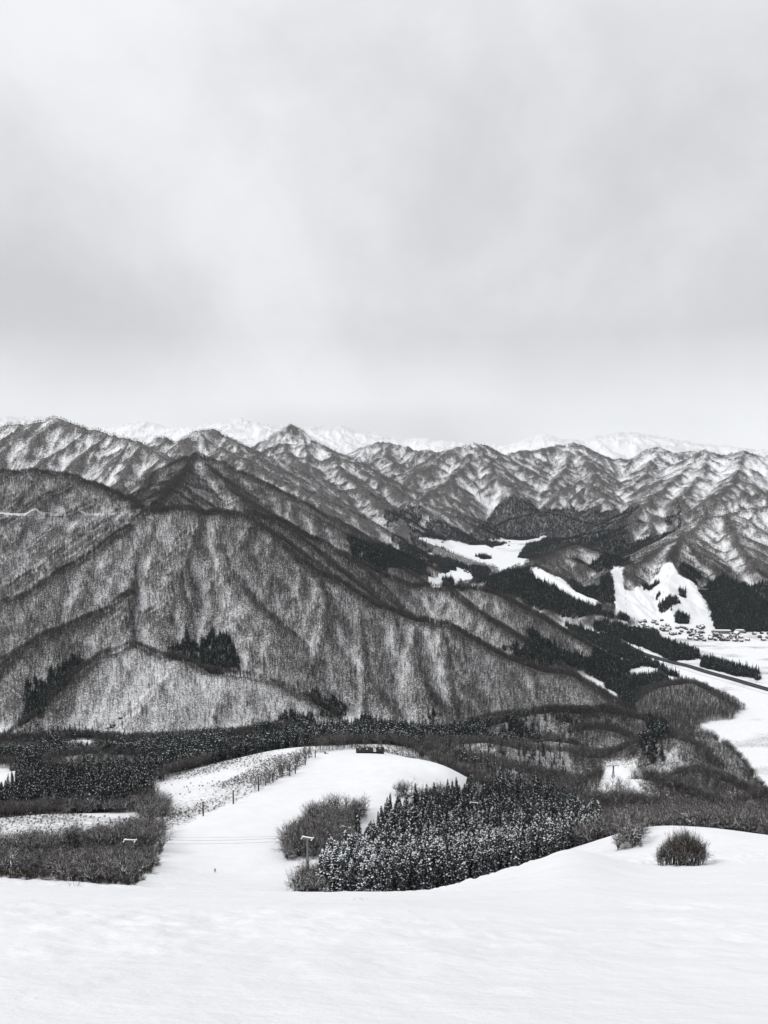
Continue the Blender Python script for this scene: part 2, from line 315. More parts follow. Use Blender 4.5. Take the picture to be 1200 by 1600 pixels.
def build_height():
    H = np.full(GX.shape, FLOOR)
    nr = np.searchsorted(R, 1500.0)
    X, Y = GX[:nr], GY[:nr]
    pts = [at(*p) for p in NEAR]+[np.array(p, float) for p in NEAR_W]
    for py_ in (60, 130, 195):
        for px_ in range(-300, 1401, 100):
            q = at(px_, 1400, py_); q[2] = float(foreground(np.array([q[0]]), np.array([q[1]]))[0]); pts.append(q)
    pts = np.array(pts)
    nearz = tps(pts[:, 0], pts[:, 1], pts[:, 2], X, Y)
    fg = foreground(X, Y)
    hump = np.exp(-(((X-112*.236)/18)**2+((Y-105)/45)**2))*0
    w = np.clip((Y-150)/70, 0, 1); w = w*w*(3-2*w)
    z = fg*(1-w)+nearz*w
    far = np.clip((R[:nr]-1250)/240, 0, 1)[:, None]; far = far*far*(3-2*far)
    near_all = z*(1-far)+FLOOR*far
    side = np.clip((np.abs(AZ)-.62)/.3, 0, 1)[None, :]
    near_all = near_all*(1-side)+np.minimum(fg, 0).clip(FLOOR, 0)*side
    H[:nr] = np.maximum(near_all, FLOOR)
    for bx_, by_, Yb, rx, ry, hb in BUMPS:
        if bx_ > 850: hb *= 1.8
        q = at(bx_, by_, Yb); g_ = np.exp(-(((X-q[0])/rx)**2+((Y-q[1])/ry)**2)**1.15)
        H[:nr] += hb*g_
    H[:nr] += (ridged(X/75, Y/75, 3, 88)-.6)*12*np.clip((R[:nr]-420)/200, 0, 1)[:, None]*(1-far)*np.clip(1-((X+30)/90)**2*0, 0, 1)*np.clip((X-60)/80, 0, 1)
    H[:nr] = np.maximum(H[:nr], FLOOR)
    # mountain ridges
    segs = build_segments()
    wob = (fbm(GX/260., GY/260., 2, 5)-.5)
    WX = GX + wob*.01*R[:, None]
    cone = np.full(GX.shape, -1e4)
    kmod = .82+.36*fbm(GX/420., GY/420., 2, 9)
    DR = np.full(GX.shape, 1e4); D2 = np.full(GX.shape, 1e3)
    for s in segs:
        ax, ay, az, bx, by, bz, k, main = s
        zmx = max(az, bz); dm = (zmx-FLOOR)/(k*.82)
        dm = min(dm, 1500+.1*by)
        x0, x1 = min(ax, bx)-dm, max(ax, bx)+dm; y0, y1 = min(ay, by)-dm, max(ay, by)+dm
        if y0 < 200: y0 = 200
        if y1 <= y0: continue
        rmin = math.hypot(0 if x0*x1 < 0 else min(abs(x0), abs(x1)), y0); rmax = math.hypot(max(abs(x0), abs(x1)), y1)
        cs = [math.atan2(x, y) for x in (x0, x1) for y in (y0, y1)]
        i0, i1 = np.searchsorted(R, rmin), np.searchsorted(R, rmax); j0, j1 = np.searchsorted(AZ, min(cs)), np.searchsorted(AZ, max(cs))
        if i1 <= i0 or j1 <= j0: continue
        xs, ys = WX[i0:i1, j0:j1], GY[i0:i1, j0:j1]
        dx, dy = bx-ax, by-ay; L2 = dx*dx+dy*dy+1e-9
        t = np.clip(((xs-ax)*dx+(ys-ay)*dy)/L2, 0, 1)
        d = np.sqrt((xs-ax-t*dx)**2+(ys-ay-t*dy)**2)
        w_ = 2.5+.0006*ay
        if main == 1: np.minimum(DR[i0:i1, j0:j1], d, out=DR[i0:i1, j0:j1])
        v = az+(bz-az)*t - k*kmod[i0:i1, j0:j1]*(np.sqrt(d*d+w_*w_)-w_)
        if main == 2:
            up = v > cone[i0:i1, j0:j1]; D2[i0:i1, j0:j1] = np.where(up, d, D2[i0:i1, j0:j1])
        else:
            up = v > cone[i0:i1, j0:j1]; D2[i0:i1, j0:j1] = np.where(up, 1e3, D2[i0:i1, j0:j1])
        np.maximum(cone[i0:i1, j0:j1], v, out=cone[i0:i1, j0:j1])
    # detail: small ribs and hollows
    mt = np.clip((cone-FLOOR-5)/60, 0, 1)
    wf = np.clip((R-2600)/2200, 0, 1)[:, None]
    det = (ridged(GX/70, GY/70, 3, 31)-.62)*17*(1-wf) + (ridged(GX/190, GY/190, 3, 37)-.62)*44*wf + (ridged(GX/48, GY/48, 3, 38)-.62)*24*wf
    det = det + (fbm(GX/15, GY/15, 2, 41)-.5)*2.6*(1-wf)
    cone = np.where(cone > FLOOR, cone + det*mt*np.clip((cone-FLOOR)/250, .15, 1), cone)
    # join
    dlt = 5.0
    m = np.maximum(H, cone)
    e = np.exp(-np.abs(H-cone)/dlt)
    H = m + dlt*.5*e*(cone > -9e3)
    return H, cone, DR, D2

def raycast(H, px, py):
    """first ground point under a photo position"""
    x = (px-600)/F_PX; y = -(py-800)/F_PX
    dx, dy, dz = x, CP+y*SP, -SP+y*CP
    az = math.atan2(dx, dy); e = dz/math.hypot(dx, dy)
    j = np.interp(az, AZ, np.arange(len(AZ))); j0 = int(j); f = j-j0
    col = H[:, j0]*(1-f)+H[:, min(j0+1, len(AZ)-1)]*f
    a = col/R
    hit = np.nonzero(a[10:] >= e)[0]
    if len(hit) == 0: i = len(R)-1
    else: i = hit[0]+10
    return np.array([R[i]*math.sin(az), R[i]*math.cos(az), col[i]])

def height_at(H, X, Y):
    X = np.asarray(X, float); Y = np.asarray(Y, float)
    i = np.interp(np.hypot(X, Y), R, np.arange(len(R))); j = np.interp(np.arctan2(X, Y), AZ, np.arange(len(AZ)))
    i0 = np.clip(i.astype(int), 0, len(R)-2); j0 = np.clip(j.astype(int), 0, len(AZ)-2)
    f = i-i0; g = j-j0
    return (H[i0, j0]*(1-g)+H[i0, j0+1]*g)*(1-f)+(H[i0+1, j0]*(1-g)+H[i0+1, j0+1]*g)*f
# ---------------------------------------------------------------- end TERRAIN
H, CONE, DR, D2 = build_height()
# small relief of wind-packed snow on the near slope
_X, _Y = GX, GY
_nf = np.clip(1-(R-260)/120, 0, 1)[:, None]*np.clip((R-3)/20, 0, 1)[:, None]
_nr = np.searchsorted(R, 420.)
_x, _y = _X[:_nr], _Y[:_nr]; _pm = np.clip((fbm(_x/17, _y/17, 2, 70)-.42)*4, 0, 1)
H[:_nr] += _nf[:_nr]*((fbm(_x/14, _y/11, 3, 71)-.5)*.6 + (ridged(_x/2.2, _y/3.4, 2, 75)-.5)*.10 + _pm*(fbm(_x/1.1, _y/1.3, 3, 76)-.5)*.34)
_lip = np.exp(-((GY[:_nr]-208)/22)**2)
H[:_nr] += _lip*(fbm(_X[:_nr]/2.6, _Y[:_nr]/2.6, 2, 78)-.5)*1.5

def tag(o, label=None, cat=None, group=None, kind=None):
    if label: o['label'] = label
    if cat: o['category'] = cat
    if group: o['group'] = group
    if kind: o['kind'] = kind
    return o

# ---------------------------------------------------------------- MATERIALS
def mat(name, col, rough=.8, spec=.3):
    m = bpy.data.materials.new(name); m.use_nodes = True
    b = m.node_tree.nodes['Principled BSDF']
    b.inputs['Base Color'].default_value = (*col, 1); b.inputs['Roughness'].default_value = rough; b.inputs['Specular IOR Level'].default_value = spec
    return m

def ground_material():
    m = bpy.data.materials.new("snow_ground"); m.use_nodes = True; t = m.node_tree; l = t.links.new
    b = t.nodes['Principled BSDF']; b.inputs['Roughness'].default_value = .75; b.inputs['Specular IOR Level'].default_value = .15
    geo = N(t, 'ShaderNodeNewGeometry')
    at1 = N(t, 'ShaderNodeAttribute', attribute_name='brush')
    # upright twigs and stems: fine noise stretched along the height
    sc = N(t, 'ShaderNodeVectorMath', operation='MULTIPLY'); sc.inputs[1].default_value = (1, 1, .22); l(geo.outputs['Position'], sc.inputs[0])
    def noise(scale, det, rough):
        n = N(t, 'ShaderNodeTexNoise'); n.inputs['Scale'].default_value = scale; n.inputs['Detail'].default_value = det; n.inputs['Roughness'].default_value = rough
        l(sc.outputs[0], n.inputs['Vector']); return n
    n1 = noise(.45, 3, .7); n2 = noise(.16, 4, .75); n4 = noise(.07, 4, .8); n3 = noise(.017, 3, .6)
    cd = N(t, 'ShaderNodeVectorMath', operation='LENGTH'); l(geo.outputs['Position'], cd.inputs[0])
    mr = N(t, 'ShaderNodeMapRange'); mr.inputs[1].default_value = 2200; mr.inputs[2].default_value = 4200; l(cd.outputs['Value'], mr.inputs[0])
    mr2 = N(t, 'ShaderNodeMapRange'); mr2.inputs[1].default_value = 4600; mr2.inputs[2].default_value = 9000; l(cd.outputs['Value'], mr2.inputs[0])
    a = N(t, 'ShaderNodeMix', data_type='FLOAT'); l(mr.outputs[0], a.inputs[0]); l(n1.outputs['Fac'], a.inputs[2]); l(n2.outputs['Fac'], a.inputs[3])
    a3 = N(t, 'ShaderNodeMix', data_type='FLOAT'); l(mr2.outputs[0], a3.inputs[0]); l(a.outputs[0], a3.inputs[2]); l(n4.outputs['Fac'], a3.inputs[3])
    a2 = N(t, 'ShaderNodeMix', data_type='FLOAT'); a2.inputs[0].default_value = .15; l(a3.outputs[0], a2.inputs[2]); l(n3.outputs['Fac'], a2.inputs[3])
    # threshold falls as the cover grows
    th = N(t, 'ShaderNodeMath', operation='MULTIPLY_ADD', i_1=-.28, i_2=.64); l(at1.outputs['Fac'], th.inputs[0])
    df = N(t, 'ShaderNodeMath', operation='SUBTRACT'); l(a2.outputs[0], df.inputs[0]); l(th.outputs[0], df.inputs[1])
    sm = N(t, 'ShaderNodeMapRange', interpolation_type='SMOOTHSTEP'); sm.inputs[1].default_value = -.16; sm.inputs[2].default_value = .19; l(df.outputs[0], sm.inputs[0])
    gate = N(t, 'ShaderNodeMapRange'); gate.inputs[1].default_value = 0; gate.inputs[2].default_value = .12; l(at1.outputs['Fac'], gate.inputs[0])
    mul = N(t, 'ShaderNodeMath', operation='MULTIPLY'); l(sm.outputs[0], mul.inputs[0]); l(gate.outputs[0], mul.inputs[1])
    mx = N(t, 'ShaderNodeMix', data_type='RGBA'); l(mul.outputs[0], mx.inputs[0])
    # snow tone varies a little with wind crust
    nn = N(t, 'ShaderNodeTexNoise'); nn.inputs['Scale'].default_value = .11; nn.inputs['Detail'].default_value = 6; l(geo.outputs['Position'], nn.inputs['Vector'])
    sr = ramp(t, [(.3, (.83, .84, .86)), (.7, (.89, .895, .91))]); l(nn.outputs['Fac'], sr.inputs[0]); l(sr.outputs[0], mx.inputs[6])
    mx.inputs[7].default_value = (.078, .071, .067, 1)
    l(mx.outputs[2], b.inputs['Base Color'])
    # bump: crusted snow close by
    bn = N(t, 'ShaderNodeTexNoise'); bn.inputs['Scale'].default_value = .9; bn.inputs['Detail'].default_value = 5; bn.inputs['Roughness'].default_value = .6; l(geo.outputs['Position'], bn.inputs['Vector'])
    bn2 = N(t, 'ShaderNodeTexNoise'); bn2.inputs['Scale'].default_value = 5.5; bn2.inputs['Detail'].default_value = 4; l(geo.outputs['Position'], bn2.inputs['Vector'])
    b0 = N(t, 'ShaderNodeBump'); b0.inputs['Strength'].default_value = .35; b0.inputs['Distance'].default_value = .05; l(bn2.outputs['Fac'], b0.inputs['Height'])
    bu = N(t, 'ShaderNodeBump'); l(b0.outputs[0], bu.inputs['Normal']); bu.inputs['Strength'].default_value = .5; bu.inputs['Distance'].default_value = .22; l(bn.outputs['Fac'], bu.inputs['Height']); l(bu.outputs[0], b.inputs['Normal'])
    return m
M_GROUND = ground_material()

def dusted(name, col, lo=.35, hi=.75, amount=1.0, snow=(.82, .84, .87), nscale=1.2, var=.5):
    """bark or needles with snow lying on whatever faces up"""
    m = bpy.data.materials.new(name); m.use_nodes = True; t = m.node_tree; l = t.links.new
    b = t.nodes['Principled BSDF']; b.inputs['Roughness'].default_value = .85; b.inputs['Specular IOR Level'].default_value = .12
    geo = N(t, 'ShaderNodeNewGeometry'); sp = N(t, 'ShaderNodeSeparateXYZ'); l(geo.outputs['Normal'], sp.inputs[0])
    mr = N(t, 'ShaderNodeMapRange', interpolation_type='SMOOTHSTEP'); mr.inputs[1].default_value = lo; mr.inputs[2].default_value = hi; l(sp.outputs[2], mr.inputs[0])
    nz = N(t, 'ShaderNodeTexNoise'); nz.inputs['Scale'].default_value = nscale; nz.inputs['Detail'].default_value = 2; l(geo.outputs['Position'], nz.inputs['Vector'])
    nr = N(t, 'ShaderNodeMapRange'); nr.inputs[1].default_value = .5-.12*var; nr.inputs[2].default_value = .5+.12*var; nr.inputs[4].default_value = amount; l(nz.outputs['Fac'], nr.inputs[0])
    mu = N(t, 'ShaderNodeMath', operation='MULTIPLY'); l(mr.outputs[0], mu.inputs[0]); l(nr.outputs[0], mu.inputs[1])
    rnd = N(t, 'ShaderNodeObjectInfo')
    rr = ramp(t, [(0, tuple(c*.72 for c in col)), (1, tuple(c*1.3 for c in col))]); l(rnd.outputs['Random'], rr.inputs[0])
    mx = N(t, 'ShaderNodeMix', data_type='RGBA'); l(mu.outputs[0], mx.inputs[0]); l(rr.outputs[0], mx.inputs[6]); mx.inputs[7].default_value = (*snow, 1)
    l(mx.outputs[2], b.inputs['Base Color'])
    return m
M_BARK = dusted("snow_dusted_bark", (.045, .039, .034), .2, .6, .9)
M_LIMB = dusted('snow_lined_limbs', (.045, .039, .034), -.15, .45, .95, nscale=.8)
M_TWIG = dusted("snow_dusted_twigs", (.050, .037, .030), .3, .8, .75, nscale=.9)
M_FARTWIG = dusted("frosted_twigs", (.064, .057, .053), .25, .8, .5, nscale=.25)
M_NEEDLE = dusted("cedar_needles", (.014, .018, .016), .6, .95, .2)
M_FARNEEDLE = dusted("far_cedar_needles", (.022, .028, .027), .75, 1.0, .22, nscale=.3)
M_TRUNK = mat("trunk_bark", (.045, .036, .030), .9)
M_SNOW = mat("fresh_snow", (.84, .86, .89), .7, .15)
M_STEEL = mat("galvanised_steel", (.16, .165, .17), .5, .5)
M_DARK = mat("dark_timber", (.022, .020, .019), .8)
M_POLE = mat("weathered_pole", (.035, .031, .030), .8)
M_RED = mat("red_padding", (.45, .10, .07), .7)
M_ASPH = mat("wet_asphalt", (.045, .046, .05), .6)
M_WALL = mat("plaster_wall", (.20, .18, .155), .8)
M_WALL2 = mat("brown_wall", (.075, .062, .052), .8)
M_CONC = mat("concrete", (.28, .28, .27), .8)
M_CLOTH = mat("dark_ski_suit", (.018, .02, .026), .8)
M_SKIN = mat("skin", (.5, .33, .25), .6)

# ---------------------------------------------------------------- LAND COVER
NRr, NC = H.shape
def world_poly(pts):
    out = []
    for p in pts:
        if len(p) == 3: q = at(*p)
        else: q = raycast(H, *p)
        out.append((q[0], q[1]))
    return out
def pY(*pts):                # (px, Y) pairs on the near slopes
    return [at(px, 1300, Y)[:2] for px, Y in pts]
def inside(poly, soft=0.):
    """mask of grid points inside a world polygon (with a ragged edge)"""
    P = np.array(poly); m = np.zeros(H.shape, bool)
    r = np.hypot(P[:, 0], P[:, 1]); a = np.arctan2(P[:, 0], P[:, 1])
    i0, i1 = np.searchsorted(R, r.min()*.98), np.searchsorted(R, r.max()*1.02); j0, j1 = np.searchsorted(AZ, a.min()-.02), np.searchsorted(AZ, a.max()+.02)
    x = GX[i0:i1, j0:j1]; y = GY[i0:i1, j0:j1]
    if x.size == 0: return m
    if soft:
        x = x+(vnoise(x/soft, y/soft, 3)-.5)*soft; y = y+(vnoise(x/soft, y/soft, 4)-.5)*soft*1.4
    k = np.zeros(x.shape, bool)
    for (x1, y1), (x2, y2) in zip(poly, poly[1:]+poly[:1]):
        if y1 == y2: continue
        c = ((y1 > y) != (y2 > y)) & (x < (x2-x1)*(y-y1)/(y2-y1)+x1)
        k ^= c
    m[i0:i1, j0:j1] = k
    return m

# visible (or nearly visible) ground
elev = H/R[:, None]
run = np.maximum.accumulate(np.where(R[:, None] > 8, elev, -9), axis=0)
prev = np.vstack([np.full((1, NC), -9.), run[:-1]])
VIS = ((H+20)/R[:, None] >= prev-.004)
def blur(A, nr, nc):
    def box(a, n, ax):
        c = np.cumsum(np.pad(a, [(n+1, n) if k == ax else (0, 0) for k in (0, 1)], mode='edge'), axis=ax)
        s1 = [slice(None)]*2; s2 = [slice(None)]*2; s1[ax] = slice(2*n+1, None); s2[ax] = slice(0, -(2*n+1))
        return (c[tuple(s1)]-c[tuple(s2)])/(2*n+1)
    for _ in range(2): A = box(box(A, nr, 0), nc, 1)
    return A
REL = (H-blur(H, 9, 14)); REL2 = (H-blur(H, 3, 5))
relm = np.clip(REL/(.0042*R[:, None]), -1, 1)*.6+np.clip(REL2/(.0009*R[:, None]), -1, 1)*.5
MOUNT = np.clip((CONE-FLOOR-4)/14, 0, 1)*((CONE > H-7) | (R[:, None] > 1500))
big = fbm(GX/210, GY/210, 3, 55); big2 = fbm(GX/60, GY/60, 2, 56)
Rr = R[:, None]*np.ones((1, NC))
alt = np.clip((H+60)/330, 0, 1)*np.clip((Rr-3200)/1500, 0, 1)       # high ground opens up
alt = np.maximum(alt, np.clip((GX/Rr-.22)/.15, 0, 1)*np.clip((Rr-3300)/800, 0, 1)*.7*np.clip((H+420)/200, 0, 1))
fine = np.clip(REL2/(.0006*R[:, None]), -1.3, 1.3)
dens = np.clip(.98+.14*relm+.16*fine+(big-.5)*.45+(big2-.5)*.35, .10, 1.5)
_gy = np.gradient(H, axis=0)/np.gradient(R)[:, None]; _gx = np.gradient(H, axis=1)/(np.gradient(AZ)[None, :]*R[:, None])
_ca, _sa = np.cos(AZ)[None, :], np.sin(AZ)[None, :]
ASP = np.clip((_gy*_sa+_gx*_ca)/.5, -1, 1)          # +1: ground rises to the east (the slope looks west)
farw = np.clip((Rr-2500)/1500, 0, 1)
def sig(x): return x/np.sqrt(1+x*x)
gul = np.clip(-REL2/(.0011*Rr)-.25, 0, 1)
dens = np.clip(dens-.50*sig(ASP*2.2)*farw-.14*ASP*(1-farw)-.22*gul, .10, 1.5)
chute = np.clip((ridged(GX/150, GY/150, 2, 91)-.70)/.12, 0, 1)*np.clip((Rr-2900)/600, 0, 1)*np.clip((H+200)/120, 0, 1)
crest = np.exp(-(DR/(3+.0026*Rr)/(.45+1.1*vnoise(GX/80, GY/80, 7)))**2)*np.clip((7000-Rr)/2500, 0, 1)*(Rr > 1250)*np.clip(.6+big2, 0, 1)
crest2 = np.exp(-(D2/(2.5+.0013*Rr)/(.4+1.0*vnoise(GX/60, GY/60, 17)))**2)*(Rr > 1250)*np.clip(big*2.2-.4, 0, 1)
db = (dens*(1-.6*alt)*(1-.8*chute)/23.0+crest*.10+crest2*.055)*MOUNT             # bare trees per square metre
dc = np.zeros(H.shape); ds = np.zeros(H.shape)
brush = np.clip(MOUNT*((.28+.46*dens)*(1-.38*alt)*(1-.5*chute)+.5*crest+.18*crest2), 0, 1)
fine = np.clip(REL2/(.0006*R[:, None]), -1.3, 1.3)
rockn = fbm(GX/95, GY/140, 4, 97)
fb = .85-.14*sig(ASP*3.0)+.17*fine+.08*relm+.34*crest2+(rockn-.5)*1.1+(big-.5)*.5-.42*alt-.30*chute+crest*.5
fw2 = np.clip((Rr-2300)/1300, 0, 1)
brush = np.clip(brush*(1-fw2)+np.clip(fb, .04, 1.1)*MOUNT*fw2, 0, 1.1)
white = Rr > 9800
brush[white] = np.clip(fine[white]*.20-.06*sig(ASP[white]*3)-.05, 0, .2); db[Rr > 8600] = 0
lowfar = (Rr > 3900) & (Rr < 8200) & (MOUNT > .5) & (H-FLOOR < 25+240*np.clip(big*1.5-.42+.2*sig(ASP*2)+.12*relm, 0, 1)) & (GX/Rr < .36)
db[lowfar] = 0; dc[lowfar] = 1/22.; brush[lowfar] = 1.0
# near slopes default: dense bare wood beyond 440 m
nearwood = (Rr < 1520) & (CONE < H-4) & (H > FLOOR+6) & (GY > np.where(GX/Rr > .22, 300, 440))
nw = fbm(GX/70, GY/70, 3, 12)
nwc = np.clip(.5+(nw-.5)*2.2+.35*relm+.3*(GX > 60), 0, 1); db[nearwood] = (.022+.09*nwc[nearwood]); brush[nearwood] = .40+.50*nwc[nearwood]
lowhill = (Rr < 1450) & (CONE >= H-4) & (GX > 60)
db[lowhill] *= 1.9; brush[lowhill] = .75
flat = (H < FLOOR+5)
scr = fbm(GX/90, GY/45, 4, 61)
brush[flat] = np.clip((scr[flat]-.55)*2.0, 0, .5); db[flat] = 0
PATH_Y = []
patch = fbm(GX/55+7, GY/85+3, 3, 64)
def put(kind, poly, soft=0.):
    m = inside(poly, soft)
    if kind == 'S': db[m] = 0; dc[m] = 0; ds[m] = 0; brush[m] = 0
    elif kind == 'C': db[m] = 0; dc[m] = 1/17.; brush[m] = .9
    elif kind in 'MD':
        v = patch[m]+(.07 if kind == 'D' else -.02)
        dc[m] = np.where(v > .53, 1/22., 1/500.); db[m] = np.where(v > .53, 1/200., np.where(v > .43, 1/17., 1/26.)); brush[m] = np.where(v > .53, .8, np.where(v > .43, .75, .62))
    elif kind == 'B': db[m] = 1/15.; dc[m] = 0; brush[m] = .8
    elif kind == 'T': db[m] = np.clip(big2[m]*2.4-.55, .12, 1.2)/13.; dc[m] = 0; ds[m] = 1/7.; brush[m] = .8
    elif kind == 'K': db[m] = 0; dc[m] = 0; ds[m] = np.clip((nw[m]-.40)*.8, 0.006, .16); brush[m] = np.clip((nw[m]-.30)*1.5, .05, .42)
ALL = [
 # forests of the far valley
 ('C', [(780,790),(830,786),(845,800),(850,830),(820,845),(780,840),(760,815)]),
 ('C', [(640,827),(700,830),(760,838),(790,850),(770,856),(720,846),(650,838)]),
 ('C', [(850,795),(890,792),(960,800),(990,810),(960,822),(900,828),(850,822)]),
 ('C', [(600,800),(640,792),(665,800),(640,815),(605,822)]),
 ('C', [(855,840),(900,828),(940,832),(950,850),(880,860),(830,875),(812,872),(820,855)]),
 ('C', [(895,875),(940,868),(980,872),(985,884),(960,888),(930,892),(895,885)]),
 ('C', [(540,862),(600,858),(640,850),(700,868),(730,882),(735,897),(700,890),(672,894),(668,902),(600,897),(560,882)]),
 ('B', [(672,858),(720,858),(770,878),(805,890),(765,897),(735,885),(700,874)]),
 ('C', [(735,885),(765,888),(772,905),(748,915),(735,905)]), ('C', [(772,896),(800,895),(795,903),(775,904)]),
 ('C', [(745,868),(760,868),(764,873),(748,874)]), ('C', [(690,905),(712,904),(714,911),(696,915)]), ('C', [(820,850),(856,846),(860,862),(835,872)]),
 ('B', [(765,872),(780,873),(780,878),(768,877)]),
 ('C', [(700,920),(760,907),(800,894),(832,890),(870,915),(905,935),(935,948),(950,962),(905,968),(860,957),(810,937),(780,927),(740,922)]),
 ('C', [(893,907),(930,917),(962,927),(962,947),(925,940),(900,927),(890,914)]), ('C', [(937,905),(958,908),(962,925),(940,918)]),
 ('S', [(826,888),(850,892),(880,905),(900,925),(950,942),(958,948),(930,947),(895,937),(860,914),(835,902)]),
 ('S', [(945,895),(960,885),(975,886),(972,905),(975,920),(990,930),(1000,945),(990,965),(975,985),(960,960),(960,930),(958,905)]),
 ('S', [(1037,882),(1049,879),(1062,900),(1085,912),(1098,930),(1108,960),(1114,988),(1070,990),(1040,985),(1000,975),(975,965),(975,925),(1000,918),(1020,905),(1030,895)]),
 ('C', [(1029,950),(1039,940),(1060,934),(1060,942),(1046,954),(1032,961)]), ('C', [(1062,921),(1072,921),(1073,931),(1062,933)]),
 ('C', [(1056,956),(1076,963),(1076,975),(1055,974)]), ('C', [(1006,914),(1030,910),(1021,919),(1006,924)]), ('C', [(1025,928),(1030,928),(1028,939)]),
 ('C', [(1093,925),(1120,905),(1160,912),(1210,910),(1260,985),(1200,988),(1150,988),(1120,987),(1112,955),(1100,935)]),
 ('C', [(1063,887),(1075,885),(1098,910),(1095,920),(1080,910),(1065,897)]),
 # belts on the plain
 ('C', [(925,972),(965,975),(1025,988),(1034,1000),(1091,1018),(1094,1030),(1046,1034),(1025,1021),(976,1002),(927,985)]),
 ('C', [(1098,1030),(1130,1036),(1186,1053),(1184,1062),(1147,1056),(1098,1042)]),
 ('C', [(905,955),(958,962),(958,968),(907,962)]), ('C', [(962,962),(983,966),(981,971),(964,969)]),
 # dark wood on the shoulder of the massif
 ('C', [(822,990),(865,1000),(870,1015),(920,1025),(980,1035),(1025,1045),(1078,1070),(1072,1090),(1035,1110),(1015,1115),(975,1110),(970,1090),(930,1060),(900,1050),(850,1050),(815,1035),(790,1015),(825,1015)]),
 ('C', [(880,972),(905,979),(962,1001),(1025,1038),(1072,1066),(1030,1049),(960,1024),(900,994)]),
 ('S', [(975,1044),(1000,1042),(1030,1045),(1031,1053),(1010,1057),(985,1055)]),
 ('C', [(262,1020),(290,1002),(330,997),(365,1008),(378,1050),(340,1052),(300,1038),(262,1028)]),
 ('C', [(122,1024),(136,1034),(102,1072),(62,1120),(30,1132),(48,1070),(90,1042)]),
 ('C', [(480,1088),(520,1098),(570,1118),(600,1133),(590,1143),(540,1129),(500,1109)]),
 ('S', [(668,901),(690,895),(712,892),(713,886),(735,895),(740,904),(715,912),(690,919),(676,919)]), ('S', [(652,842),(668,841),(700,845),(758,852),(790,866),(820,880),(818,889),(780,887),(740,876),(700,860),(672,851)]),
 ('C', [(745,868),(762,868),(765,873),(748,874)]), ('C', [(690,906),(708,905),(710,913),(696,917)]),
 ('B', [(1000,1082),(1060,1066),(1110,1078),(1162,1108),(1155,1120),(1100,1132),(1085,1145),(1100,1165),(1110,1185),(1060,1185),(1000,1175),(980,1130)]),
 ('C', [(1010,1125),(1040,1128),(1040,1190),(1022,1194),(1010,1172)]),
]
for k_, p_ in ALL: put(k_, world_poly(p_), (22. if p_[0][1] > 975 else 12. if p_[0][1] > 900 else 40.) if k_ != 'S' else 8.)
NEARP = [
 ('M', pY((-200,430),(240,430),(262,480),(262,620),(460,690),(690,650),(770,600),(900,900),(900,1250),(-250,1250)), 40),
 ('D', pY((225,640),(330,680),(430,720),(520,700),(700,660),(780,700),(800,900),(740,1010),(600,930),(500,900),(450,960),(300,1020),(215,850)), 30),
 ('D', pY((-60,470),(60,480),(150,520),(225,560),(240,640),(150,640),(60,600),(-60,600)), 22),
 ('D', pY((-40,900),(60,900),(110,1050),(60,1130),(-40,1130)), 22),
 ('B', pY((60,640),(200,700),(215,860),(120,880),(60,820)), 30),
 # groomed run
 ('S', pY((215,225),(232,262),(240,300),(262,348),(317,384),(365,415),(404,447),(427,473),(453,497),(477,540),(492,590),(555,622),(620,615),(655,598),(700,570),(738,535),(735,508),(705,480),(675,455),(640,440),(600,405),(562,380),(545,368),(540,395),(470,372),(447,330),(447,306),(480,292),(500,270),(470,240),(460,225)), 3.),
 ('K', pY((236,470),(232,560),(262,610),(330,655),(420,690),(480,680),(500,612),(477,545),(427,476),(365,418),(317,388),(262,356),(246,400)), 8.),
 ('K', pY((540,625),(600,625),(650,600),(690,560),(700,590),(660,650),(600,690),(545,680)), 8.),
 ('K', pY((-120,326),(60,314),(130,322),(205,345),(238,385),(200,408),(120,412),(60,415),(-120,415)), 8.),
 ('T', pY((-120,222),(110,224),(205,226),(232,262),(246,300),(252,340),(225,368),(205,345),(130,325),(60,318),(-120,330)), 9.),
 ('T', pY((222,410),(262,400),(262,450),(240,480),(222,470)), 4.),
 ('B', pY((448,345),(446,308),(480,312),(520,315),(545,330),(585,370),(590,398),(565,405),(530,402),(480,385)), 3.),
 ('S', pY((540,330),(560,338),(600,395),(612,420),(598,420),(560,385)), 2.),
 ('C', pY((470,228),(560,226),(650,238),(750,262),(835,284),(885,300),(938,330),(938,450),(900,520),(860,600),(790,620),(755,545),(700,470),(655,432),(615,408),(575,352),(530,306),(500,272)), 3.),
 ('T', pY((455,226),(500,226),(500,250),(486,268),(468,250)), 2.),
 ('B', pY((648,432),(675,452),(705,478),(740,508),(745,540),(770,640),(800,640),(770,540),(700,465)), 5.), ('T', pY((622,428),(650,440),(646,452),(620,446)), 2.),
 ('S', pY((606,405),(632,405),(642,440),(620,436)), 2.),
 # right hand: second hump and behind
 ('S', pY((880,100),(938,240),(948,266),(968,300),(1000,312),(1060,310),(1100,290),(1130,268),(1175,250),(1300,240),(1300,100)), 2.),
 ('T', pY((965,250),(1003,250),(1003,274),(965,278)), 2.),
]
for a_ in NEARP: put(a_[0], list(a_[1]), a_[2])
CLUMP = at(1067, 1350, 200)
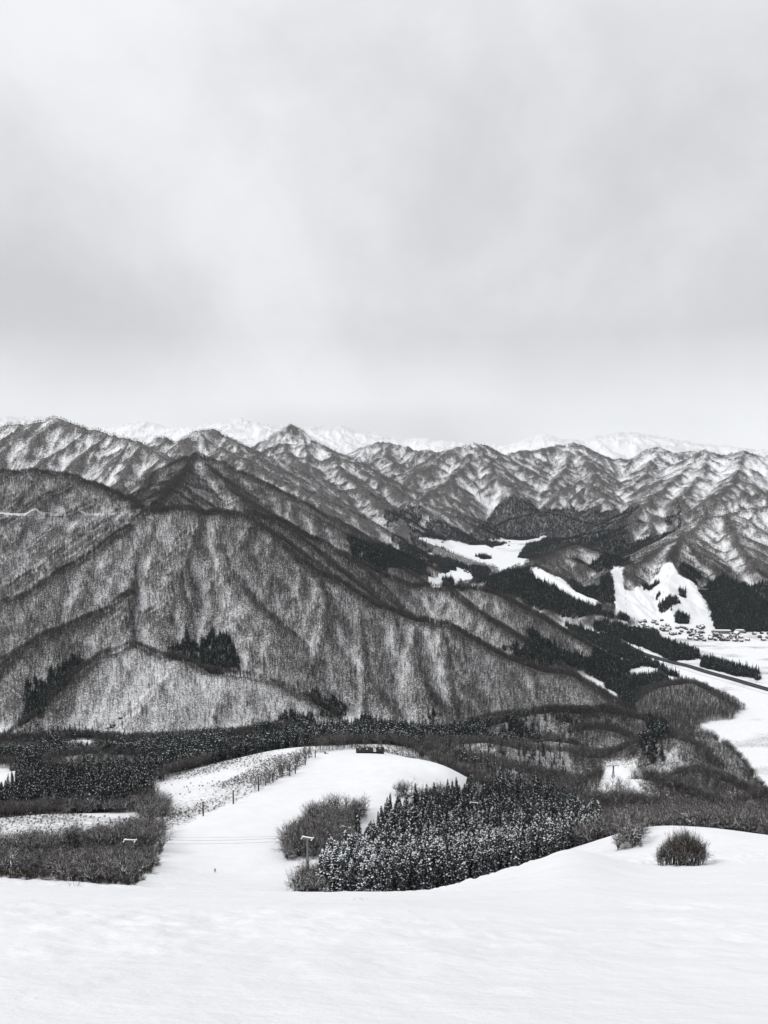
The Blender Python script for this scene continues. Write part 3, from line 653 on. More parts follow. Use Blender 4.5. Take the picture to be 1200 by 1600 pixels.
for k_, p_ in [('S', [(940,1197),(990,1190),(1002,1200),(985,1215),(1005,1245),(998,1248),(965,1224),(945,1242),(930,1252),(938,1225)]),
               ('S', [(1035,1187),(1060,1180),(1062,1190),(1040,1194)]),
               ('S', [(-50,1197),(15,1202),(30,1217),(20,1242),(0,1252),(-60,1252)]), ('S', [(-20,1137),(5,1137),(15,1147),(0,1156),(-20,1152)]),
               ('S', [(110,1156),(150,1158),(155,1165),(130,1172),(105,1165)]), ('S', [(200,1160),(228,1162),(225,1171),(205,1170)]),
               ('S', [(530,1117),(560,1122),(566,1129),(550,1133),(532,1124)])]:
    put(k_, world_poly(p_), 6.)
db[inside(world_poly([(-20,799),(205,799),(205,811),(-20,811)]))] = 0
for pp_ in ([(200,1174),(300,1160),(350,1150),(398,1130),(440,1117),(500,1127),(560,1138),(620,1143),(660,1128),(700,1122),(760,1132),(830,1140),(830,1165),(200,1185)], [(-20,1158),(60,1150),(100,1160),(100,1190),(-20,1190)]):
    m_ = inside(world_poly(pp_), 26.)
    v = patch[m_]+.08; dc[m_] = np.where(v > .5, 1/22., 1/300.); db[m_] = np.where(v > .5, 1/200., 1/16.); brush[m_] = .75
_pf = inside(world_poly([(95,1150),(130,1092),(170,1030),(205,1012),(285,1038),(390,1066),(440,1081),(500,1112),(520,1140),(300,1160)]), 12.) & (dc == 0); db[_pf] *= .62; brush[_pf] *= .72
fgm = (Rr < 222); db[fgm] = 0; dc[fgm] = 0; ds[fgm] = 0; brush[fgm] = 0
brush = np.where(Rr < 2000, np.clip(blur(brush, 1, 1), 0, 1), brush)

# ---------------------------------------------------------------- GROUND MESHES
def grid_mesh(name, i0, i1):
    rows = i1-i0; nv = rows*NC
    me = bpy.data.meshes.new(name)
    co = np.stack([GX[i0:i1].ravel(), GY[i0:i1].ravel(), H[i0:i1].ravel()], 1).astype(np.float32)
    me.vertices.add(nv); me.vertices.foreach_set('co', co.ravel())
    a = (np.arange(rows-1)[:, None]*NC+np.arange(NC-1)[None, :]).ravel()
    q = np.stack([a, a+1, a+NC+1, a+NC], 1).astype(np.int32)
    nf = len(q); me.loops.add(nf*4); me.loops.foreach_set('vertex_index', q.ravel())
    me.polygons.add(nf); me.polygons.foreach_set('loop_start', np.arange(nf, dtype=np.int32)*4)
    me.update(calc_edges=True)
    me.polygons.foreach_set('use_smooth', np.ones(nf, bool))
    b = me.attributes.new('brush', 'FLOAT', 'POINT'); b.data.foreach_set('value', brush[i0:i1].ravel().astype(np.float32))
    me.materials.append(M_GROUND); me.update()
    o = bpy.data.objects.new(name, me); COL.objects.link(o); o['kind'] = 'structure'
    return o
iA, iB = int(np.searchsorted(R, 430)), int(np.searchsorted(R, 1330))
tag(grid_mesh("ski_slope_ground", 0, iA), "white groomed snow slope falling away towards the valley", None)
tag(grid_mesh("hills", iA-1, iB), "snowy wooded lower hills and river plain")
tag(grid_mesh("mountains", iB-1, NRr), "snow covered mountain ranges and valley floor")
# ground patch underfoot
me = bpy.data.meshes.new("snow_underfoot"); k_ = [Vector((1.25*math.sin(a), 1.25*math.cos(a), -1.65)) for a in np.linspace(0, 2*math.pi, 24, endpoint=False)]
me.from_pydata([(0, 0, -1.66)]+k_, [], [(0, i+1, (i+1) % 24+1) for i in range(24)]); me.materials.append(M_GROUND)
o = bpy.data.objects.new("snow_ground", me); COL.objects.link(o); o['kind'] = 'structure'

# ---------------------------------------------------------------- TREE MESHES
class MB:
    def __init__(s): s.v = []; s.f = []; s.m = []
    def tube(s, a, b, r0, r1, n=3, mi=0):
        a = Vector(a); b = Vector(b); d = b-a
        if d.length < 1e-6: return
        u = d.orthogonal().normalized(); w = d.normalized().cross(u)
        # put one face on top
        k = len(s.v); ph = random.random()*6.28
        for c, r in ((a, r0), (b, r1)):
            for i in range(n):
                t = ph+2*math.pi*i/n; s.v.append(c+(u*math.cos(t)+w*math.sin(t))*r)
        for i in range(n):
            j = (i+1) % n; s.f.append((k+i, k+j, k+n+j, k+n+i)); s.m.append(mi)
    def tri(s, a, b, c, mi=0):
        k = len(s.v); s.v += [Vector(a), Vector(b), Vector(c)]; s.f.append((k, k+1, k+2)); s.m.append(mi)
    def quad(s, a, b, c, d, mi=0):
        k = len(s.v); s.v += [Vector(a), Vector(b), Vector(c), Vector(d)]; s.f.append((k, k+1, k+2, k+3)); s.m.append(mi)
    def box(s, c, sz, mi=0, rz=0.):
        k = len(s.v); cx, cy, cz = c; ca, sa = math.cos(rz), math.sin(rz)
        for dz in (-1, 1):
            for dx, dy in ((-1, -1), (1, -1), (1, 1), (-1, 1)):
                x, y = dx*sz[0]/2, dy*sz[1]/2
                s.v.append(Vector((cx+x*ca-y*sa, cy+x*sa+y*ca, cz+dz*sz[2]/2)))
        for q in ((0, 3, 2, 1), (4, 5, 6, 7), (0, 1, 5, 4), (1, 2, 6, 5), (2, 3, 7, 6), (3, 0, 4, 7)): s.f.append(tuple(k+i for i in q)); s.m.append(mi)
    def lump(s, c, r, fl=.6, mi=0, d=None):
        """small faceted snow cushion"""
        c = Vector(c); k = len(s.v); n = 5; ph = random.random()*6
        d = d or (1, 1)
        s.v.append(c+Vector((0, 0, r*fl)))
        for i in range(n):
            t = ph+2*math.pi*i/n; q = r*random.uniform(.75, 1.2); s.v.append(c+Vector((math.cos(t)*q*d[0], math.sin(t)*q*d[1], random.uniform(-.25, .1)*r)))
        s.v.append(c+Vector((0, 0, -r*fl*.6)))
        for i in range(n):
            j = (i+1) % n; s.f.append((k, k+1+i, k+1+j)); s.m.append(mi); s.f.append((k+n+1, k+1+j, k+1+i)); s.m.append(mi)
    def mesh(s, name, mats, smooth=False):
        me = bpy.data.meshes.new(name); me.from_pydata([tuple(v) for v in s.v], [], s.f)
        for m in mats: me.materials.append(m)
        me.polygons.foreach_set('material_index', s.m)
        if smooth: me.polygons.foreach_set('use_smooth', [True]*len(s.f))
        me.update(); return me

def conifer_parts(seed, h=14., full=1.0, wid=.17):
    random.seed(seed); tr, fo, sn = MB(), MB(), MB()
    lean = Vector((random.uniform(-.01, .01), random.uniform(-.01, .01), 1))*h
    tr.tube((0, 0, -.6), lean*.55, .17, .10, 6); tr.tube(lean*.55, lean*.97, .10, .02, 5)
    z = h*.10; k = 0
    while z < h*.985:
        t = z/h; rad = h*wid*(1-t)**.72*(.55+.45*min(1, t*5))*random.uniform(.85, 1.12)+.12
        nb = max(4, int(9*(1-t)+4)); a0 = random.random()*6.28
        for i in range(nb):
            a = a0+6.283*i/nb+random.uniform(-.25, .25); L_ = rad*random.uniform(.72, 1.2)
            dr = random.uniform(.25, .55)
            c, s_ = math.cos(a), math.sin(a); base = lean*t
            pts = [base+Vector((c*L_*q, s_*L_*q, -dr*L_*q*q+.12*L_*q)) for q in (0, .4, .75, 1.0)]
            wv = Vector((-s_, c, 0))
            ws = [.06, .30*L_**.6, .26*L_**.6, .04]
            for q in range(3):
                p, p2 = pts[q], pts[q+1]; w1, w2 = ws[q]*.8, ws[q+1]*.8
                fo.quad(p-wv*w1, p+wv*w1, p2+wv*w2-Vector((0, 0, .05)), p2-wv*w2-Vector((0, 0, .05)))
                # hanging sprays
                for sgn in (-1, 1):
                    e = p2+wv*sgn*w2*1.2
                    fo.tri(p+wv*sgn*w1*.5, p2, e+Vector((random.uniform(-.1, .1), random.uniform(-.1, .1), -random.uniform(.15, .5))))
            if random.random() < .62*full:
                q = random.choice((1, 1, 2, 2, 3)); p = pts[q]
                sn.lump(p+Vector((0, 0, .08)), random.uniform(.2, .5)*(1.15-.5*t), random.uniform(.4, .75), 0, (1, 1))
                if random.random() < .5*full: sn.lump(pts[max(1, q-1)]+Vector((0, 0, .07)), random.uniform(.14, .28), .5)
        z += h*.030+.08*random.random(); k += 1
    if full > .5: sn.lump(lean*.985, .16, 1.2)
    return tr, fo, sn

def grow(mb, p, d, L_, r, lvl, maxl, spread, nchild, nseg=2, rmin=.012, up=.22, mi=0, sides=3):
    mi = 1 if (LIMBS and lvl <= 2) else 0
    p = Vector(p); d = Vector(d).normalized(); seg = L_/nseg
    for i in range(nseg):
        nd = (d+Vector((random.uniform(-1, 1), random.uniform(-1, 1), random.uniform(-.6, .8)*.7))*.30+Vector((0, 0, up*.10))).normalized()
        q = p+nd*seg; r2 = max(r*(1-.38/nseg*1.2), rmin)
        mb.tube(p, q, r, r2, sides if lvl < 2 else 3, mi)
        if lvl < maxl:
            for c in range(nchild if i else max(1, nchild-1)):
                a = random.random()*6.283; o1 = nd.orthogonal().normalized(); o2 = nd.cross(o1)
                s_ = math.tan(spread*random.uniform(.6, 1.25)); cd = (nd+(o1*math.cos(a)+o2*math.sin(a))*s_+Vector((0, 0, up))).normalized()
                grow(mb, p+(q-p)*random.uniform(.25, 1), cd, L_*random.uniform(.5, .72), max(r2*random.uniform(.42, .6), rmin), lvl+1, maxl, spread, nchild, nseg, rmin, up, mi, sides)
        p, d, r = q, nd, r2

LIMBS = False
def bare_parts(seed, h=11., stems=1, spread=.62, rmin=.022, maxl=3, up=.25):
    random.seed(seed); tr, cr_ = MB(), MB()
    for s_ in range(stems):
        a = random.random()*6.28; lean = Vector((math.cos(a), math.sin(a), 0))*(random.uniform(.1, .45) if stems > 1 else .06)+Vector((0, 0, 1))
        th = h*(random.uniform(.22, .34) if stems == 1 else random.uniform(.12, .22)); r0 = .023*h*(1 if stems == 1 else .66)
        b0 = Vector((math.cos(a)*.25, math.sin(a)*.25, -.5)) if stems > 1 else Vector((0, 0, -.5))
        e = b0+lean.normalized()*(th+.5); tr.tube(b0, e, r0, r0*.8, 6)
        n = 4 if stems == 1 else 3
        for i in range(n):
            t = 6.283*i/n+random.random(); cd = Vector((math.cos(t), math.sin(t), 0))*math.tan(spread*random.uniform(.5, 1.1))+lean.normalized()
            grow(cr_, e-lean.normalized()*random.uniform(0, .25)*th, cd, h*.40*random.uniform(.8, 1.1), r0*.72, 1, maxl, spread, 3, 2, rmin, up, 0, 4)
        grow(cr_, e, lean, h*.45, r0*.7, 1, maxl, spread, 3, 2, rmin, up, 0, 4)
    return tr, cr_
def normalise(mbs, h):
    zs = max(v.z for m in mbs for v in m.v); k = h/zs
    for m in mbs:
        m.v = [v*k for v in m.v]

print('terrain done')
# near kinds (with parts)
CON_N = []
for i in range(5):
    t_, f_, s_ = conifer_parts(100+i, 14, 1.0, .165+.012*(i % 3)); k_ = len(f_.v); f_.v += s_.v; f_.f += [tuple(a+k_ for a in f) for f in s_.f]; f_.m += [1]*len(s_.f)
    CON_N.append((t_.mesh('trunk', [M_TRUNK]), f_.mesh('crown', [M_NEEDLE, M_SNOW])))
BARE_N = []
for i in range(6):
    st = (1, 4, 1, 5, 3, 1)[i]
    LIMBS = True
    t_, c_ = bare_parts(200+i, 11, st, .80 if st == 1 else .68, .024, 3, .10); normalise((t_, c_), 11)
    BARE_N.append((t_.mesh('trunk', [M_BARK]), c_.mesh('crown', [M_TWIG, M_LIMB])))
LIMBS = False
SHRUB_N = []
for i in range(3):
    t_, c_ = bare_parts(300+i, 3.2, 6, .6, .018, 2, .2); normalise((t_, c_), 3.2); t_.v += c_.v
    k_ = len(t_.v)-len(c_.v); t_.f += [tuple(a+k_ for a in f) for f in c_.f]; t_.m += c_.m
    SHRUB_N.append(t_.mesh('shrub', [M_TWIG]))
# far kinds (one mesh each, instanced)
def far_conifer(seed, h=15., snow=.25):
    random.seed(seed); m = MB(); z = h*.1; m.tube((0, 0, -1), (0, 0, h*.5), .2, .1, 3)
    while z < h:
        t = z/h; rad = h*.155*(1-t)**.75*random.uniform(.85, 1.15)+.1; n = 6; a0 = random.random()*6
        for i in range(n):
            a = a0+6.283*i/n+random.uniform(-.2, .2); b_ = a+random.uniform(.5, .8); r1 = rad*random.uniform(.7, 1.25)
            m.tri((0, 0, z+h*.06), (math.cos(a)*r1, math.sin(a)*r1, z-.35*r1), (math.cos(b_)*r1, math.sin(b_)*r1, z-.35*r1-random.random()*.3), 0)
            if random.random() < snow: m.lump((math.cos(a)*r1*.6, math.sin(a)*r1*.6, z+.1), random.uniform(.25, .5), .5, 1)
        z += h*.075
    m.tri((-.1, 0, h*.9), (.1, 0, h*.9), (0, 0, h*1.03))
    return m.mesh('far_conifer', [M_FARNEEDLE, M_SNOW])
def far_bare(seed, h=12., rmin=.07, lv=2, nch=3):
    random.seed(seed); m = MB(); r0 = .015*h
    if rmin > .05:
        m.tube((0, 0, -1), (0, 0, h*.55), r0, r0*.7, 3)
        for i in range(9):
            t = 2.4*i+random.random()*.6; z = h*(.36+.05*i*1.1); c, s_ = math.cos(t), math.sin(t); L_ = h*.30*(1-.05*i)
            q = Vector((c*L_*.45, s_*L_*.45, z+L_*.8)); m.tube((0, 0, z), q, r0*.45, rmin*.8, 3)
            for k in range(3):
                a = t+random.uniform(-1, 1); w = Vector((math.cos(a), math.sin(a), 0)); p = Vector((0, 0, z)).lerp(q, random.uniform(.35, 1)); m.tube(p, p+w*h*.08+Vector((0, 0, h*.11)), rmin*.8, rmin*.5, 3)
        m.tube((0, 0, h*.55), (0, 0, h), r0*.7, rmin*.5, 3)
        k = h/max(v.z for v in m.v); m.v = [v*k for v in m.v]
        return m.mesh('far_bare_tree', [M_FARTWIG])
    m.tube((0, 0, -1), (0, 0, h*.34), r0, r0*.8, 3)
    for i in range(4):
        t = 6.283*i/4+random.random(); grow(m, (0, 0, h*random.uniform(.22, .34)), (math.cos(t)*.55, math.sin(t)*.55, 1), h*.36, r0*.5, 1, lv, .62, nch, 2, rmin, .3)
    grow(m, (0, 0, h*.34), (0, 0, 1), h*.42, r0*.7, 1, lv, .6, nch, 2, rmin, .3)
    k = h/max(v.z for v in m.v); m.v = [v*k for v in m.v]
    return m.mesh('far_bare_tree', [M_FARTWIG])
LIB = {}
def lib(name, meshes):
    c = bpy.data.collections.new(name)         # kept out of the scene: only a source for the forests
    for i, me in enumerate(meshes):
        o = bpy.data.objects.new("%s_%02d" % (name, i), me); c.objects.link(o)
    LIB[name] = c; return c
def join_meshes(parts, mats):
    m = MB(); 
    for me, mi in parts:
        k = len(m.v); m.v += [v.co.copy() for v in me.vertices]; m.f += [tuple(a+k for a in p.vertices) for p in me.polygons]; m.m += [mi+p.material_index for p in me.polygons]
    return m.mesh('tree', mats)
CON_L = []
for i in range(5):
    t_, f_, s_ = conifer_parts(120+i, 14, .55, .160+.014*(i % 3)); k_ = len(f_.v); f_.v += s_.v; f_.f += [tuple(a+k_ for a in f) for f in s_.f]; f_.m += [1]*len(s_.f)
    CON_L.append((t_.mesh('trunk', [M_TRUNK]), f_.mesh('crown', [M_NEEDLE, M_SNOW])))
lib('conifer_near', [join_meshes([(c[0], 0), (c[1], 1)], [M_TRUNK, M_NEEDLE, M_SNOW]) for c in CON_L])
lib('conifer_hollow', [join_meshes([(a[0], 0), (a[1], 1), (a[2], 2)], [M_TRUNK, M_NEEDLE, M_SNOW]) for a in [tuple(q.mesh('c', []) for q in conifer_parts(150+i, 14, .22, .17)) for i in range(4)]])
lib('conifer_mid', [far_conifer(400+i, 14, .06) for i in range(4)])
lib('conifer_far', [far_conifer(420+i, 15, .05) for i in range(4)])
lib('bare_near', [join_meshes([(c[0], 0), (c[1], 1)], [M_BARK, M_TWIG, M_LIMB]) for c in BARE_N])
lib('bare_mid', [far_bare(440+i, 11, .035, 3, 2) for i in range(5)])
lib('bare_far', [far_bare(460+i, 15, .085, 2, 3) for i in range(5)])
lib('shrub', SHRUB_N)

def instancer(name, coll, P, scl, label, group, cat='trees', kind='stuff'):
    n = len(P)
    me = bpy.data.meshes.new(name); me.vertices.add(n); me.vertices.foreach_set('co', np.asarray(P, np.float32).ravel())
    rng = np.random.default_rng(5)
    a = me.attributes.new('rot', 'FLOAT_VECTOR', 'POINT'); rv = np.zeros((n, 3), np.float32); rv[:, 2] = rng.uniform(0, 6.28, n); rv[:, :2] = rng.normal(0, .05, (n, 2)); a.data.foreach_set('vector', rv.ravel())
    a = me.attributes.new('scl', 'FLOAT_VECTOR', 'POINT'); sv = np.asarray(scl, np.float32); a.data.foreach_set('vector', sv.ravel())
    a = me.attributes.new('idx', 'INT', 'POINT'); a.data.foreach_set('value', rng.integers(0, len(coll.objects), n).astype(np.int32))
    o = bpy.data.objects.new(name, me); COL.objects.link(o)
    g = bpy.data.node_groups.new('scatter_'+name, 'GeometryNodeTree')
    g.interface.new_socket('Geometry', in_out='INPUT', socket_type='NodeSocketGeometry'); g.interface.new_socket('Geometry', in_out='OUTPUT', socket_type='NodeSocketGeometry')
    gi = g.nodes.new('NodeGroupInput'); go = g.nodes.new('NodeGroupOutput'); ip = g.nodes.new('GeometryNodeInstanceOnPoints'); ci = g.nodes.new('GeometryNodeCollectionInfo')
    ci.inputs['Collection'].default_value = coll; ci.inputs['Separate Children'].default_value = True; ci.inputs['Reset Children'].default_value = True
    def na(nm, ty):
        x = g.nodes.new('GeometryNodeInputNamedAttribute'); x.data_type = ty; x.inputs['Name'].default_value = nm; return x
    r_, s_, i_ = na('rot', 'FLOAT_VECTOR'), na('scl', 'FLOAT_VECTOR'), na('idx', 'INT')
    l = g.links.new; l(gi.outputs[0], ip.inputs['Points']); l(ci.outputs[0], ip.inputs['Instance']); ip.inputs['Pick Instance'].default_value = True
    l(i_.outputs['Attribute'], ip.inputs['Instance Index']); l(r_.outputs['Attribute'], ip.inputs['Rotation']); l(s_.outputs['Attribute'], ip.inputs['Scale']); l(ip.outputs[0], go.inputs[0])
    md = o.modifiers.new('scatter', 'NODES'); md.node_group = g
    tag(o, label, cat, group, kind); return o

# ---------------------------------------------------------------- SCATTER
rngs = np.random.default_rng(77)
dR = np.gradient(R)[:, None]; dA = np.gradient(AZ)[None, :]
AREA = dR*dA*R[:, None]
FRAME = (np.abs(AZ) < math.atan(600/F_PX)+.05)[None, :]
def scatter(D):
    lam = np.where(VIS & FRAME, D*AREA, 0)
    n = rngs.poisson(lam); i, j = np.nonzero(n); c = n[i, j]; i = np.repeat(i, c); j = np.repeat(j, c)
    r = R[i]+(rngs.random(len(i))-.5)*dR[i, 0]; a = AZ[j]+(rngs.random(len(i))-.5)*dA[0, j]
    x, y = r*np.sin(a), r*np.cos(a); z = height_at(H, x, y)
    return np.stack([x, y, z], 1), i, j
def thin(P, dmin):
    """drop points closer than dmin to an accepted one"""
    cell = {}; keep = np.zeros(len(P), bool)
    for n, (x, y, z) in enumerate(P):
        cx, cy = int(x//dmin), int(y//dmin); ok = True
        for ax in (-1, 0, 1):
            for ay in (-1, 0, 1):
                for q in cell.get((cx+ax, cy+ay), ()):
                    if (q[0]-x)**2+(q[1]-y)**2 < dmin*dmin: ok = False; break
                if not ok: break
            if not ok: break
        if ok: cell.setdefault((cx, cy), []).append((x, y)); keep[n] = True
    return keep
def in_frame(P, m=0):
    zc = P[:, 1]*CP-P[:, 2]*SP; yc = P[:, 1]*SP+P[:, 2]*CP
    px = 600+F_PX*P[:, 0]/zc; return (px > -m) & (px < 1200+m)

# conifers
lod = np.clip(1-(Rr-2600)/3500, .3, 1)
Pc, ic, jc = scatter(dc*np.where(Rr < 700, 2.0, 1.25)*lod)
near = np.hypot(Pc[:, 0], Pc[:, 1]) < 700
k1 = thin(Pc[near], 2.7); Pcn = Pc[near][k1]; Pcf = Pc[~near]
# bare trees
Pb, ib, jb = scatter(db*np.where(Rr < 500, 1.5, 1.0)*np.clip(1-(Rr-2200)/1700, .10, 1))
near = np.hypot(Pb[:, 0], Pb[:, 1]) < 480
k1 = thin(Pb[near], 1.9); Pbn = Pb[near][k1]; Pbf = Pb[~near]
Ps, _i, _j = scatter(ds)
Ps = Ps[thin(Ps, 1.2)]
print('trees', len(Pcn), len(Pcf), len(Pbn), len(Pbf), len(Ps))

def link(o, parent=None):
    COL.objects.link(o)
    if parent is not None: o.parent = parent
    return o
def tree(name, parts, names, loc, s, rz, label, cat, group):
    root = bpy.data.objects.new(name, None); root.empty_display_size = .5; link(root)
    root.location = loc; root.scale = s; root.rotation_euler = (0, 0, rz)
    tag(root, label, cat, group)
    for me, nm in zip(parts, names): link(bpy.data.objects.new(nm, me), root)
    return root

def pix(p):
    zc = p[1]*CP-p[2]*SP; yc = p[1]*SP+p[2]*CP
    return 600+F_PX*p[0]/zc, 800-F_PX*yc/zc
# ---- conifers: the 300 that show largest are things of their own
d = np.hypot(Pcn[:, 0], Pcn[:, 1]); inf = in_frame(Pcn, 5)
order = np.argsort(np.where(inf, d, 1e9)); sel = order[:300]; rest = np.setdiff1d(np.arange(len(Pcn)), sel)
rr = random.Random(3)
sel = sorted(sel, key=lambda k: d[k])
for n, k in enumerate(sel):
    p = Pcn[k]; px, py = pix(p); h = rr.uniform(9.5, 16.5)/14
    row = 'front' if d[k] < np.interp(px, [470, 560, 650, 750, 835, 880], [250, 250, 262, 285, 312, 350]) else 'back'
    if n == 0: lab = 'snow-loaded cedar whose foot is closest to the open slope'
    else:
        z_ = ['at the tapered stand tip facing the groomed run', 'just inside the stand tip, by the lift pylon', 'beside the bright snow path through the stand', 'along the slope edge before the stand widens', 'along the slope edge at mid stand', 'where the slope edge climbs beside the stand', 'close to the rounded snow hump', 'at the stand corner behind the snow hump'][int(np.searchsorted([500, 545, 600, 660, 720, 780, 840], px))]
        lab = '%s snowy cedar in the %s rows %s' % ('tall' if h > 1.06 else 'short' if h < .80 else 'middling', row, z_)
    tree('cedar_tree', (CON_N if (px < 600 and d[k] < 290 or rr.random() < .2) else CON_L)[n % 5], ('trunk', 'crown'), p, (h*rr.uniform(.9, 1.1),)*2+(h,), rr.uniform(0, 6.28), lab, 'tree', 'cedars: '+lab)
P = Pcn[rest]; dd = np.hypot(P[:, 0], P[:, 1])
sz = rngs.uniform(.6, 1.12, len(P))*np.where(rngs.random(len(P)) < .08, 1.35, 1); isn = (dd+rngs.normal(0, 55, len(P)) < 430) & (P[:, 0] > -30)
q_ = P[~isn]; z_ = sz[~isn]; instancer('hollow_cedar_forest', LIB['conifer_hollow'], q_, np.stack([z_*1.1, z_*1.1, z_*rngs.uniform(.9, 1.3, len(z_))*np.where(q_[:, 0] < -60, 1.25, 1.0)], 1), 'dark cedar wood with a little snow in the hollows around the groomed run', 'cedar woods')
P = P[isn]; sz = sz[isn]
instancer('cedar_forest', LIB['conifer_near'], P, np.stack([sz, sz, sz], 1), 'dense dark cedar wood with snow on its branches filling the hollow below the slope', 'cedar woods')
midm = np.hypot(Pcf[:, 0], Pcf[:, 1]) < 1400
for nm, L_, msk, lab in (('valley_cedar_forest', 'conifer_mid', midm, 'dark cedar wood lightly flecked with snow along the foot of the mountain'), ('far_cedar_forest', 'conifer_far', ~midm, 'almost black cedar woods and tree belts on the far slopes and valley floor')):
    P = Pcf[msk]; sz = rngs.uniform(.6, 1.2, len(P))*np.where(rngs.random(len(P)) < .1, 1.45, 1); instancer(nm, LIB[L_], P, np.stack([sz*1.1, sz*1.1, sz], 1), lab, 'cedar woods')

# ---- bare trees
clump = []
r2 = random.Random(9)
for i in range(110):
    a = r2.random()*6.283; q = math.sqrt(r2.random())*6.0
    x, y = CLUMP[0]+math.cos(a)*q, CLUMP[1]+math.sin(a)*q*1.1+1; clump.append((x, y))
clump = np.array(clump); clump = np.c_[clump, height_at(H, clump[:, 0], clump[:, 1])]; clump = clump[thin(clump, .85)]
d = np.hypot(Pbn[:, 0], Pbn[:, 1]); inf = in_frame(Pbn, 5)
order = np.argsort(np.where(inf, d, 1e9)); sel = sorted(order[:300-len(clump)], key=lambda k: d[k]); rest = np.setdiff1d(np.arange(len(Pbn)), sel)
for n, p in enumerate(clump):
    h = r2.uniform(.90, 1.02)*(1-.55*min(1, math.hypot(p[0]-CLUMP[0], p[1]-CLUMP[1])/6.2)**2.6)
    tree('bare_tree', BARE_N[(0, 1, 3, 2, 5)[n % 5]], ('trunk', 'crown'), p, (h*.62, h*.62, h), r2.uniform(0, 6.28), ('slim tree at the heart of the round lone bare clump' if math.hypot(p[0]-CLUMP[0], p[1]-CLUMP[1]) < 2.6 else 'outer tree of the round lone bare clump, on its '+('valley side' if p[1]-CLUMP[1] > 2.5 else 'uphill side' if p[1]-CLUMP[1] < -2 else 'cedar side' if p[0] < CLUMP[0] else 'river plain side')), 'tree', 'bare trees of the round clump on the snow hump')
for n, k in enumerate(sel):
    p = Pbn[k]; px, py = pix(p); h = r2.uniform(.55, 1.15)
    if px < 270: h *= float(np.interp(d[k], [225, 265, 300, 350], [1.0, .85, .55, .38]))
    if px < 270:
        w_ = ['at the frame side', 'above the sunken snow edge', 'where the snow edge dips', 'at the run side corner'][int(np.searchsorted([65, 130, 195], px))]
        lab = ('bare tree with snow-lined limbs in front of the thicket ' if d[k] < 250 else 'brown bare tree in the middle of the thicket ' if d[k] < 295 else 'short brown bare tree under the snowy knoll ')+w_
    elif px < 640 and d[k] > 275: lab = 'bare tree of the round grove behind the lift pylon, '+('on its run side' if px < 500 else 'on its cedar side')
    elif px < 640: lab = 'low bare tree crowding the tip of the cedar stand'
    elif px < 900: lab = 'bare tree on the edge of the cedars under the rounded hump'
    elif px < 1010: lab = 'bare tree in the small group between the two snow humps'
    elif px < 1100: lab = 'bare tree rising behind the crest of the farther snow hump'
    else: lab = 'bare tree behind the falling crest of the farther snow hump, frame side'
    lab = ('tall ' if h > .95 else 'low ' if h < .6 else '')+lab.replace('low bare', 'bare').replace('short brown', 'brown')
    tree('bare_tree', BARE_N[r2.randrange(6)], ('trunk', 'crown'), p, (h, h, h), r2.uniform(0, 6.28), lab, 'tree', 'bare trees: '+lab)
P = Pbn[rest]; sz = rngs.uniform(.7, 1.1, len(P)); instancer('bare_wood', LIB['bare_near'], P, np.stack([sz]*3, 1), 'tangled brown bare wood in the hollows below the slope', 'bare woods')
dd = np.hypot(Pbf[:, 0], Pbf[:, 1]); midm = dd < 1150
for nm, L_, msk, lab in (('hillside_bare_wood', 'bare_mid', midm, 'brown leafless wood covering the lower hills behind the groomed run'), ('mountain_bare_forest', 'bare_far', ~midm, 'grey leafless forest covering the snowy mountain sides')):
    P = Pbf[msk]; sz = rngs.uniform(.75, 1.2, len(P))*np.where(np.hypot(P[:, 0], P[:, 1]) > 3600, 1.0, 1.0); instancer(nm, LIB[L_], P, np.stack([sz*1.0, sz*1.0, sz], 1), lab, 'bare woods')
sz = rngs.uniform(.18, .5, len(Ps))*np.where((Ps[:, 0] < -60) & (Ps[:, 1] < 330), 2.0, 1.0); instancer('scrub', LIB['shrub'], Ps, np.stack([sz]*3, 1), 'low leafless scrub poking out of the snow beside the pole line', 'scrub', 'undergrowth')
# ================================================================ BUILT THINGS
def gz(x, y): return float(height_at(H, [x], [y])[0])
def at_ground(px, Y):
    """the ground under photo column px at forward distance Y"""
    q = at(px, 1300, Y)
    for _ in range(8):                       # column px really meets this point at its own height
        z = gz(q[0], Y); _, py = pix((q[0], Y, z)); q = at(px, py, Y)
    return Vector((q[0], Y, gz(q[0], Y)))
def empty(name, loc, rz=0., label=None, cat=None, group=None):
    o = bpy.data.objects.new(name, None); o.empty_display_size = 1; link(o); o.location = loc; o.rotation_euler = (0, 0, rz); tag(o, label, cat, group); return o
def part(name, mb, mats, parent=None, smooth=False, bev=0.):
    o = bpy.data.objects.new(name, mb.mesh(name, mats, smooth)); link(o, parent)
    if bev:
        b = o.modifiers.new('bevel', 'BEVEL'); b.width = bev; b.segments = 2
    return o

